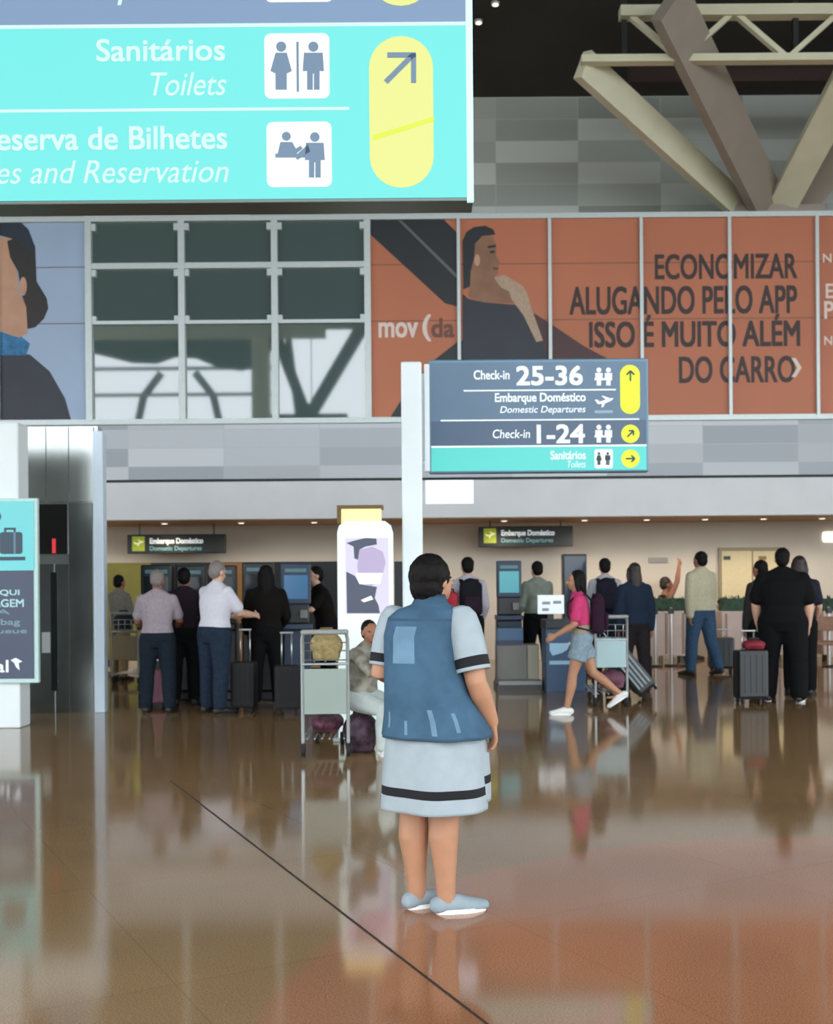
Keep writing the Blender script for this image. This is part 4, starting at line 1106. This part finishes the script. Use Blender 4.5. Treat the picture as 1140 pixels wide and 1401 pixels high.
def shoe_mesh(an, fv, H, pitch, ground=True):
    an = Vector(an); f = Vector(fv).normalized(); f = (f*math.cos(pitch) - Vector((0, 0, math.sin(pitch)))).normalized()
    s = f.cross(Vector((0, 0, 1))).normalized(); up = s.cross(f).normalized()
    bm = NB()
    pts = [an - f*0.026*H - up*0.022*H, an + f*0.0*H - up*0.016*H, an + f*0.04*H - up*0.022*H, an + f*0.085*H - up*0.029*H, an + f*0.112*H - up*0.031*H]
    rad = [(0.023*H, 0.024*H), (0.0255*H, 0.030*H), (0.028*H, 0.0245*H), (0.029*H, 0.018*H), (0.022*H, 0.014*H)]
    tube(bm, pts, rad, 16, True, ref=up)
    sole = NB()
    out = []
    for k in range(28):
        a = 2*math.pi*k/28; L = 0.074*H; cx = 0.043*H
        wd = (0.029 if math.cos(a) > -0.2 else 0.025)*H
        out.append(an + f*(cx+L*math.cos(a)*(1)) + s*wd*math.copysign(abs(math.sin(a))**0.8, math.sin(a)) - up*0.0455*H)
    ring_loft(sole, [[p for p in out], [p + up*0.012*H for p in out]])
    for v in bm.verts:
        z = (v.co-an).dot(up)
        if z < -0.042*H: v.co += up*(-0.042*H - z)
    return bm, sole

def dress_person(root, j, H, fat, o):
    """clothes, hair and shoes as children of the body's root"""
    vox = o.get('vox', 0.013)
    lf = 1+(fat-1)*0.7
    # top
    bm = NB(); g = o.get('loose', 0.014)
    rows = [r for u, r in torso_rings(j, H, fat, g) if o.get('hem', 0.0) <= u <= 1.6]
    if o.get('hem', 0) < 0:
        pass
    ring_loft(bm, rows)
    for s in ('L', 'R'):
        sh, el_, wr = Vector(j['sh'+s]), Vector(j['el'+s]), Vector(j['wr'+s])
        if o['sleeve'] == 'none': continue
        pts = [sh, sh+(el_-sh)*0.35]; rd = [0.030*H*lf+g*.9, 0.030*H*lf+g]
        tube(bm, [Vector(j['neck'])+Vector((0, 0, -0.016*H)), sh+Vector((0, 0, -0.010*H))], [0.034*H+g*1.2, 0.027*H+g*1.1], 12)
        if o['sleeve'] == 'short': pts.append(sh+(el_-sh)*0.72); rd.append(0.030*H*lf+g*1.3)
        elif o['sleeve'] == 'rolled': pts += [el_, el_+(wr-el_)*0.25]; rd += [0.027*H*lf+g, 0.027*H*lf+g]
        else: pts += [el_, el_+(wr-el_)*0.4, el_+(wr-el_)*0.93]; rd += [0.027*H*lf+g, 0.025*H*lf+g, 0.020*H*lf+g*0.8]
        tube(bm, pts, rd, 14, True)
    obj(o.get('top_name', 'shirt'), fuse(bm, vox, 2), o['top'], root, True)
    if o.get('under'):
        bm = NB(); ring_loft(bm, [r for u, r in torso_rings(j, H, fat, g*0.75) if -0.1 <= u <= 0.8])
        obj('undershirt', fuse(bm, vox, 2), o['under'], root, True)
    # bottoms
    bm = NB(); g2 = o.get('loose2', 0.02)
    ring_loft(bm, [r for u, r in torso_rings(j, H, fat, g2) if u <= 0.25])
    for s in ('L', 'R'):
        hp, kn, an = Vector(j['hip'+s]), Vector(j['knee'+s]), Vector(j['ank'+s])
        if o.get('shorts'):
            tube(bm, [hp, hp+(kn-hp)*0.30, hp+(kn-hp)*0.56], [0.058*H*fat+g2, 0.055*H*lf+g2*1.1, 0.054*H*lf+g2*1.3], 14, False)
        else:
            tube(bm, [hp, hp+(kn-hp)*0.4, kn, kn+(an-kn)*0.35, an+(kn-an)*0.06], [0.057*H*fat+g2, 0.050*H*lf+g2, 0.037*H*lf+g2, 0.037*H*lf+g2, 0.026*H*lf+g2*1.3], 14, True)
            ell(bm, kn, [0.041*H*lf+g2]*3, 2)
    obj('shorts' if o.get('shorts') else 'trousers', fuse(bm, vox, 2), o['bottom'], root, True)
    for s in ('L', 'R'):
        b1, b2 = shoe_mesh(j['ank'+s], j['foot'+s], H, j.get('pitch'+s, 0))
        so = obj('shoe', b1, o['shoe'], root, True)
        obj('sole', b2, o.get('sole', M_RUB), so)
    if o.get('hair') is not None:
        obj('hair', hair_mesh(j, H, o.get('style', 'short'), max(0.008, vox*0.7)), o['hair'], root, True)

def joints(H, fat=1.0, lean=0.0, arms=None, legs=None, hyaw=0.0, hpitch=0.0, twist=0.0, seat=None):
    """arms: (L, R) of (raise, out, forearm raise, forearm inward); legs: (L, R) of (thigh swing, shin swing, out)"""
    arms = arms or ((4, 9, 12, 2), (4, 9, 12, 2)); legs = legs or ((2, -2, 3), (-2, -4, 3))
    j = {'hyaw': R(hyaw), 'hpitch': R(hpitch), 'yaw': 0.0}
    hipz = 0.52*H
    pel = Vector((0, 0, hipz))
    ln = Matrix.Rotation(-R(lean), 3, 'X')
    j['pelvis'] = pel; j['chest'] = pel + ln @ Vector((0, 0.0, 0.195*H)); j['neck'] = j['chest'] + ln @ Vector((0, -0.004*H, 0.135*H))
    j['head'] = j['neck'] + Matrix.Rotation(-R(lean*0.5), 3, 'X') @ Vector((0, 0.014*H, 0.075*H))
    low = 9
    for s, sg, A, G in (('L', -1, arms[0], legs[0]), ('R', 1, arms[1], legs[1])):
        hp = pel + Vector((sg*0.052*H*fat, 0, -0.015*H))
        th, sn, ou = R(G[0]), R(G[1]), R(G[2])
        kn = hp + Vector((sg*math.sin(ou)*math.cos(th), math.sin(th), -math.cos(th)*math.cos(ou)))*0.235*H
        an = kn + Vector((sg*math.sin(ou)*0.4, math.sin(sn), -math.cos(sn)))*0.232*H
        j['hip'+s], j['knee'+s], j['ank'+s] = hp, kn, an
        j['foot'+s] = Vector((sg*0.16, 1, 0)); j['pitch'+s] = max(0.0, R(-G[1]-14))*0.9
        low = min(low, an.z - 0.0455*H*math.cos(j['pitch'+s]) - 0.11*H*math.sin(j['pitch'+s]))
        sh = j['chest'] + ln @ Vector((sg*0.099*H*(1+(fat-1)*0.7), -0.004*H, 0.078*H))
        a, b, c_, d_ = [R(v) for v in A]
        el_ = sh + (ln if False else Matrix.Identity(3)) @ Vector((sg*math.sin(b), math.sin(a)*math.cos(b), -math.cos(a)*math.cos(b)))*0.172*H
        wr = el_ + Vector((-sg*math.sin(d_), math.sin(c_)*math.cos(d_), -math.cos(c_)*math.cos(d_)))*0.148*H
        j['sh'+s], j['el'+s], j['wr'+s] = sh, el_, wr
        j['thumb'+s] = Vector((-sg*0.5, 1.0, 0.6)); j['palm'+s] = Vector((-sg, 0, 0))
    for k in list(j):
        if isinstance(j[k], Vector) and not k.startswith(('foot', 'thumb', 'palm')): j[k] = j[k] - Vector((0, 0, low))
    return j

def person(label, px, d, H, yaw, top, bottom, hair, sk=SK1, fat=1.0, shoe=None, group=None, zoff=0.0, dx=0.0, **o):
    loc = floor_at(px, d) + Vector((dx, 0, zoff))
    t = thing('person', label, 'person', loc, R(yaw), group)
    j = joints(H, fat, o.get('lean', 0), o.get('arms'), o.get('legs'), o.get('hyaw', 0), o.get('hpitch', 0))
    obj('body', body_mesh(j, H, fat, o.get('bvox', 0.0105), o.get('curls', (0.6, 0.6))), [sk, M_EYE, M_LIP], t, True)
    o.setdefault('sleeve', 'long')
    dress_person(t, j, H, fat, dict(o, top=top, bottom=bottom, hair=hair, shoe=shoe or mat('shoe_dark', (36, 34, 34), 0.5)))
    return t, j

def backpack(label, t, j, H, m, accent=None):
    """a pack on the back of person t: a thing of its own"""
    yaw = t.rotation_euler.z
    p = Matrix.Rotation(yaw, 3, 'Z') @ (j['chest'] + Vector((0, 0, -0.02*H))) + t.location
    b = thing('backpack', label, 'backpack', p, yaw)
    k = H/1.75
    bm = NB(); box(bm, -0.15*k, 0.15*k, -0.30*k, -0.135*k, -0.24*k, 0.20*k, 0.06*k); ell(bm, (0, -0.22*k, 0.14*k), (0.14*k, 0.08*k, 0.12*k), 2)
    obj('pack_body', fuse(bm, 0.012, 3), m, b, True)
    bm = NB(); box(bm, -0.11*k, 0.11*k, -0.345*k, -0.29*k, -0.2*k, 0.02*k, 0.025*k)
    obj('front_pocket', bm, accent or m, b, True)
    for sx in (-1, 1):
        obj('shoulder_strap', tube(NB(), [(sx*0.10*k, -0.15*k, 0.16*k), (sx*0.105*k, -0.08*k, 0.235*k), (sx*0.105*k, 0.03*k, 0.235*k), (sx*0.105*k, 0.135*k, 0.13*k), (sx*0.12*k, 0.135*k, -0.03*k), (sx*0.16*k, 0.02*k, -0.16*k), (sx*0.14*k, -0.15*k, -0.2*k)], [(0.028*k, 0.010*k)]*7, 8, ref=(0, 0.3, 1)), m, b, True)
    obj('grab_loop', tube(NB(), [(-0.03*k, -0.16*k, 0.2*k), (0, -0.17*k, 0.245*k), (0.03*k, -0.16*k, 0.2*k)], 0.008*k, 6), m, b, True)
    return b
HAIRB = mat('hair_black', (18, 15, 14), 0.65, spread=0.25, scale=40)
for _m in (HAIRB,): _m.node_tree.nodes['Principled BSDF'].inputs['Specular IOR Level'].default_value = 0.15
HAIRG = mat('hair_grey', (128, 118, 112), 0.6, spread=0.15, scale=40)
HAIRBR = mat('hair_brown', (40, 28, 22), 0.55, spread=0.25, scale=40)
SHW = mat('shoe_white', (222, 222, 218), 0.5)
SOLW = mat('sole_white', (232, 232, 228), 0.6)
JEAN = cloth('jeans_blue', (52, 76, 100), 0.2); JEAND = cloth('jeans_dark', (26, 36, 46), 0.2)
BLK = cloth('cloth_black', (11, 11, 13), 0.15); BLKW = cloth('cloth_warm_black', (18, 14, 12), 0.15)

# ---- the woman in the foreground, seen from behind
DH = 4.84
hr = floor_at(596, DH)
hero = thing('person', 'person seen from behind in denim vest over pale dress with black stripe, nearest the viewer', 'person', hr)
h = lambda px, py, dy=0.0: at(px, py, DH+dy) - hr
HH = 1.57
yw = R(-28)
rv = Vector((math.cos(yw), math.sin(yw), 0)); fv = Vector((-math.sin(yw), math.cos(yw), 0))
fl, fr_ = Vector((0.86, 0.5, 0)), Vector((0.95, 0.30, 0))
j = dict(tfat=0.84, shk=0.78, yaw=yw, hyaw=R(-48), hpitch=R(4),
    pelvis=h(597, 985), chest=h(584, 893), neck=h(588, 826, 0.01), head=h(594, 793, 0.02),
    hipL=h(573, 1000, 0.03), hipR=h(612, 1000, -0.02), kneeL=h(567, 1104, 0.04), kneeR=h(609, 1104, -0.02),
    ankL=h(571, 1226, 0.05), ankR=h(611, 1230, -0.03), footL=fl, footR=fr_,
    shL=h(537, 848, 0.09), elL=h(521, 924, 0.06), wrL=h(540, 915, 0.28), handL=None, thumbL=Vector((0.2, 0.3, 1)), palmL=Vector((1, 0, 0)),
    shR=h(634, 850, -0.06), elR=h(652, 934, -0.10), wrR=h(673, 987, -0.04), handR=Vector((0.12, 0.14, -1)), thumbR=Vector((-0.35, 1, 0)), palmR=Vector((-1, -0.3, 0)))
j['wrL'] = j['elL'] + (h(545, 912, 0.30)-j['elL']).normalized()*0.225
bm = body_mesh(j, HH, 1.28, 0.0065, (0.6, 0.5))
obj('body', bm, [SK1, M_EYE, M_LIP], hero, True)
obj('hair', hair_mesh(j, HH, 'full', 0.007), HAIRB, hero, True)

M_DRESS = cloth('dress_pale_grey', (158, 168, 173), 0.05, 14)
M_STRIPE = mat('dress_black_stripe', (11, 12, 17), 0.85)
M_DENIM = cloth('denim_blue', (64, 92, 114), 0.16, 9)
M_FADED = cloth('denim_faded', (104, 134, 156), 0.12, 12)
M_DENIMD = cloth('denim_seam', (58, 82, 102), 0.12, 12)

def garment(name, rows, mats, matfun, n=96, thick=0.006, folds=0.0, nf=9, sub=6, p=2.2):
    """rows: (py, centre px, half width, half depth); open at both ends"""
    prof = []
    for i in range(len(rows)-1):
        for k in range(sub):
            u = k/sub; prof.append([a+(b-a)*u for a, b in zip(rows[i], rows[i+1])])
    prof.append(list(rows[-1]))
    rings = []; y0, y1 = rows[0][0], rows[-1][0]
    for py, cx, a, b in prof:
        c = h(cx, py, 0.0)
        fall = max(0, (py-y0)/(y1-y0))
        rg = sring(c, rv, fv, a, b, n, p)
        if folds:
            for k in range(n):
                t = 2*math.pi*k/n
                d = math.sin(nf*t+1.3)*0.6 + math.sin((nf*2-3)*t+py*0.004)*0.4
                rg[k] = rg[k] + (rg[k]-c).normalized()*folds*fall*d
        rings.append(rg)
    bm = NB()
    pys = [q[0] for q in prof]
    ring_loft(bm, rings, False, 0, lambda i, k: matfun((pys[i]+pys[i+1])/2, 2*math.pi*(k+0.5)/n) if matfun else 0)
    me_o = obj(name, bm, mats, hero, True)
    sd = me_o.modifiers.new('cloth', 'SOLIDIFY'); sd.thickness = thick; sd.offset = 1
    return me_o
# dress with a black stripe above its hem and a shorter layer showing at the slit
st = lambda py, t: 1 if 1070 < py < 1083.5 else 0
dress = garment('dress', [(920, 584, .140, .120), (960, 588, .165, .140), (985, 594, .192, .162), (1005, 594, .212, .176), (1055, 594, .226, .188), (1071, 594, .229, .19), (1083, 594, .230, .19), (1104, 594, .232, .192)], [M_DRESS, M_STRIPE], st, folds=0.012, nf=5, sub=5)
fl_rows = []
bm = NB()
pr = [(1000, 600), (1030, 604), (1056, 606), (1067, 606.5), (1092, 607)]
rings = []
def flap_ring(py, cx):
    c = h(cx, py, 0.03); return sring(c, rv, fv, .214, .178, 64, 2.2)
sub = []
for i in range(len(pr)-1):
    for k in range(4):
        u = k/4; sub.append((pr[i][0]+(pr[i+1][0]-pr[i][0])*u, pr[i][1]+(pr[i+1][1]-pr[i][1])*u))
sub.append(pr[-1])
ring_loft(bm, [flap_ring(*q) for q in sub], False, 0, lambda i, k: 1 if 1055 < (sub[i][0]+sub[i+1][0])/2 < 1067 else 0)
fo = obj('underlayer', bm, [M_DRESS, M_STRIPE], hero, True)
sd = fo.modifiers.new('cloth', 'SOLIDIFY'); sd.thickness = 0.005; sd.offset = -1

# denim vest: faded square on the back, frayed pale marks near the hem
def vest_mat(py, t):
    a = math.degrees(t) % 360   # 270 = middle of the back
    if 855 < py < 906 and 250 < a < 283: return 1
    if 846 < py < 849 and 195 < a < 345: return 2
    if 962 < py < 1000:
        for c, w_, y0, y1 in ((238, 2.5, 968, 992), (262, 2.2, 978, 1003), (292, 3.5, 964, 998), (318, 2.5, 968, 996)):
            if abs(a-c) < w_ and y0 < py < y1: return 1
    if py > 1003: return 2
    return 0
vest = garment('denim_vest', [(824, 589, .062, .060), (829, 589, .088, .074), (836, 585, .140, .095), (846, 580, .160, .118), (870, 576, .163, .136), (905, 578, .168, .148), (945, 584, .186, .166), (980, 594, .222, .192), (1006, 598, .246, .210)], [M_DENIM, M_FADED, M_DENIMD], vest_mat, n=120, folds=0.010, nf=6, sub=7)
bm = NB()
ring_loft(bm, [sring(h(589, py, 0.0), rv, fv, a, b, 48) for py, a, b in ((831, .082, .070), (822, .066, .062), (815, .060, .058), (813, .063, .061), (822, .074, .070), (833, .096, .082))], False)
obj('collar', bm, M_DENIMD, vest, True)
# sleeves with a black band
def sleeve(s, pts, radii, band):
    bm = NB(); P_, R_ = [], []
    for i in range(len(pts)-1):
        for k in range(6):
            u = k/6; P_.append(Vector(pts[i]).lerp(Vector(pts[i+1]), u)); R_.append(radii[i]+(radii[i+1]-radii[i])*u)
    P_.append(Vector(pts[-1])); R_.append(radii[-1])
    tube(bm, P_, R_, 40, False, cap=False, mifun=lambda i, k: 1 if band[0] <= i < band[1] else 0)
    so = obj('sleeve', bm, [M_DRESS, M_STRIPE], hero, True)
    sd = so.modifiers.new('cloth', 'SOLIDIFY'); sd.thickness = 0.006; sd.offset = 1
    return so
sleeve('R', [h(627, 832, -0.045), h(628, 836, -0.048), h(631, 846, -0.055), h(636, 864, -0.066), h(641, 884, -0.078), h(645, 903, -.088), h(648, 918, -0.095)], [0.022, 0.046, 0.064, 0.070, 0.070, 0.070, 0.071], (29, 34))
sleeve('L', [h(543, 831, 0.085), h(542, 835, 0.086), h(540, 845, 0.088), h(535, 862, 0.085), h(530, 880, 0.08), h(527, 898, .074), h(525, 911, 0.07)], [0.022, 0.044, 0.060, 0.063, 0.061, 0.060, 0.060], (29, 34))
# slip-on shoes
M_SLIP = cloth('slip_on_grey', (140, 152, 158), 0.08, 20)
M_CUFF = cloth('slip_on_lining', (130, 144, 152), 0.1)
for s in ('L', 'R'):
    an = j['ank'+s].copy()
    an.z = 0.0455*HH
    b1, b2 = shoe_mesh(an, j['foot'+s], HH, 0)
    so = obj('shoe', b1, M_SLIP, hero, True)
    obj('sole', b2, SOLW, so)

# ---- the queue at the left kiosks
GQ = None
reach = ((38, 10, 82, 8), (30, 10, 74, 8))
person('person in lilac-grey shirt and dark jeans facing a kiosk at the left, seen from behind', 215, 12.55, 1.62, R(0)*0+3, cloth('shirt_lilac_grey', (158, 146, 152), 0.10, 30), JEAND, HAIRG, SK2, 1.1, sleeve='short', arms=((18, 14, 70, 10), (26, 12, 80, 10)), legs=((3, 0, 5), (-2, -3, 5)), hpitch=-14)
person('person in white shirt and dark jeans reaching towards the left kiosks', 293, 12.45, 1.72, -38, cloth('shirt_white', (214, 212, 220), 0.04), cloth('jeans_steel', (34, 46, 62), 0.2), HAIRG, SK3, 1.15, sleeve='short', arms=((20, 6, 88, 20), (34, 8, 84, 10)), legs=((2, -1, 4), (-3, -5, 4)), hpitch=-12, lean=4)
person('person dressed all in black standing at the left kiosks', 364, 13.05, 1.68, 12, BLKW, BLK, HAIRB, SK2, 1.1, style='long', arms=((10, 12, 40, 6), (14, 14, 62, 10)), legs=((3, 0, 4), (-3, -5, 4)))
person('person in dark shirt leaning over a blue kiosk screen left of the white totem', 448, 14.5, 1.70, 112, BLKW, BLK, HAIRB, SK3, 1.1, sleeve='short', lean=14, arms=((40, 8, 96, 10), (44, 8, 100, 10)), hpitch=-10)
person('person in grey top with a dark bag by the olive yellow board', 163, 17.0, 1.62, -30, cloth('top_grey', (122, 118, 108), 0.15), cloth('trousers_khaki', (140, 118, 84), 0.12), HAIRB, SK2, 1.0, sleeve='rolled', arms=((25, 10, 60, 10), (10, 14, 40, 10)))
soft_bag('shoulder_bag', 'dark shoulder bag in front of the person by the olive yellow board', 'bag', floor_at(166, 16.55) + Vector((0.03, 0, 0.78)), (0.16, 0.08, 0.14), M_BAGB)
person('dark-clothed person half hidden between lilac-shirted and white-shirted persons', 252, 13.4, 1.66, 6, cloth('top_plum_black', (40, 30, 38), 0.15), BLK, HAIRB, SK2, 1.0, arms=((20, 10, 60, 8), (24, 10, 66, 8)))

# ---- the seated person by the left trolley
person('small seated person in grey patterned top resting chin on hand by the white totem', 493, 9.5, 1.40, -128, cloth('camouflage_grey', (128, 124, 112), 0.45, 13), cloth('trousers_pale', (176, 184, 180), 0.12, 9), HAIRB, SK2, 1.05, SHW, sole=SOLW, lean=10, hyaw=-28,
       sleeve='long', arms=((50, 4, 150, 14), (52, 4, 140, 16)), legs=((82, -8, 6), (78, 2, 6)), bvox=0.008, vox=0.010)

# ---- right of the woman
t_, j_ = person('person with dark backpack over a pale shirt just behind the denim-vested person', 640, 14.9, 1.80, 8, cloth('shirt_pale', (186, 180, 190), 0.06), BLK, HAIRB, SK3, 1.08, arms=((6, 12, 22, 4), (10, 12, 40, 6)))
backpack('dark backpack worn by the person just behind the denim-vested person', t_, j_, 1.80, cloth('pack_black', (26, 24, 32), 0.15), cloth('pack_plum', (40, 28, 40), 0.15))
soft_bag('red_bag', 'bright red bag at the shoulder of the denim-vested person, in front of the backpack', 'bag', floor_at(617, 14.62) + Vector((0, 0, 1.14)), (0.10, 0.08, 0.11), mat('bag_crimson', (168, 28, 42), 0.7, spread=0.15, scale=9), handles=True)
person('person in grey-green shirt standing behind the teal-screen kiosk', 735, 16.4, 1.77, 20, cloth('shirt_grey_green', (128, 136, 124), 0.16, 12), BLK, HAIRB, SK3, 1.08, sleeve='rolled', arms=((8, 12, 40, 6), (20, 12, 70, 6)), legs=((3, 0, 5), (-3, -4, 5)))
pk, pj = person('person in bright pink top and denim shorts striding to the left', 795, 12.1, 1.60, 84, cloth('top_pink', (196, 62, 108), 0.08), cloth('shorts_denim', (128, 146, 158), 0.15), HAIRB, SK1, 0.95, SHW, sole=SOLW, shorts=True, style='long', hem=0.4, under=cloth('undershirt_beige', (150, 138, 118), 0.1),
       sleeve='short', arms=((12, 6, 60, 6), (-8, 10, 20, 4)), legs=((16, 10, 1), (-20, -52, 1)), lean=4)
b = backpack('dark plum backpack on the back of the pink-topped person', pk, pj, 1.60, cloth('pack_dark_plum', (44, 22, 40), 0.2))
t_, j_ = person('person with dark backpack left of the navy jacket', 828, 16.2, 1.80, -4, cloth('shirt_white_grey', (176, 176, 184), 0.06), JEAND, HAIRB, SK3, 1.0, arms=((6, 10, 20, 4), (6, 10, 20, 4)))
backpack('dark backpack worn by the person left of the navy jacket', t_, j_, 1.80, cloth('pack_navy_black', (28, 28, 40), 0.15))
person('person in navy jacket with a tilted suitcase beside the teal trolley', 868, 14.6, 1.70, 14, cloth('jacket_navy', (28, 40, 56), 0.12), cloth('trousers_brown_black', (34, 28, 30), 0.15), HAIRBR, SK2, 1.05, style='long', loose=0.022, arms=((2, 9, 10, 4), (-4, 10, -2, 2)), legs=((4, 0, 3), (-6, -10, 3)))
person('seated person raising an arm behind the hedge, seen small', 911, 20.6, 1.95, -80, cloth('top_dark_maroon', (54, 30, 30), 0.15), BLK, HAIRBR, SK2, 1.0, sleeve='none', arms=((20, 8, 50, 6), (158, 12, 172, 0)), legs=((84, -2, 4), (84, 0, 4)))
b = floor_at(911, 20.62)
t = thing('stool', 'dark stool under the seated person behind the hedge', 'stool', b)
obj('seat', tube(NB(), [(0, 0, 0.46), (0, 0, 0.49)], 0.18, 20, False), M_DARK, t, True)
for a_ in range(4):
    obj('leg', rod(NB(), (0.15*math.cos(a_*1.57+.78), 0.15*math.sin(a_*1.57+.78), 0), (0.1*math.cos(a_*1.57+.78), 0.1*math.sin(a_*1.57+.78), 0.47), 0.014), M_DARK, t)
person('tall person in beige shirt and blue jeans walking by the hedge', 959, 17.0, 1.92, 30, cloth('shirt_beige', (182, 174, 146), 0.08), JEAN, HAIRB, SK2, 1.12, arms=((-4, 9, 2, 2), (6, 9, 14, 3)), legs=((9, 3, 2), (-10, -22, 2)), loose=0.026)
person('person in loose all-black clothes, nearest of the group at right', 1071, 13.2, 1.84, -18, BLK, BLK, HAIRB, SK3, 1.32, loose=0.03, loose2=0.035, sleeve='short', arms=((10, 16, 30, 4), (4, 14, 20, 2)), legs=((4, 0, 5), (-4, -8, 5)), sole=SOLW)
person('person in charcoal top half hidden left of the nearest person in black', 1041, 14.4, 1.72, 30, cloth('top_charcoal', (48, 46, 44), 0.15), BLK, HAIRB, SK2, 1.05)
person('person in dark navy short sleeves half hidden right of the nearest person in black', 1094, 14.0, 1.76, -20, cloth('top_dark_navy', (36, 38, 50), 0.15), BLK, HAIRBR, SK3, 1.05, sleeve='short', style='long', arms=((10, 14, 30, 4), (16, 10, 54, 8)))
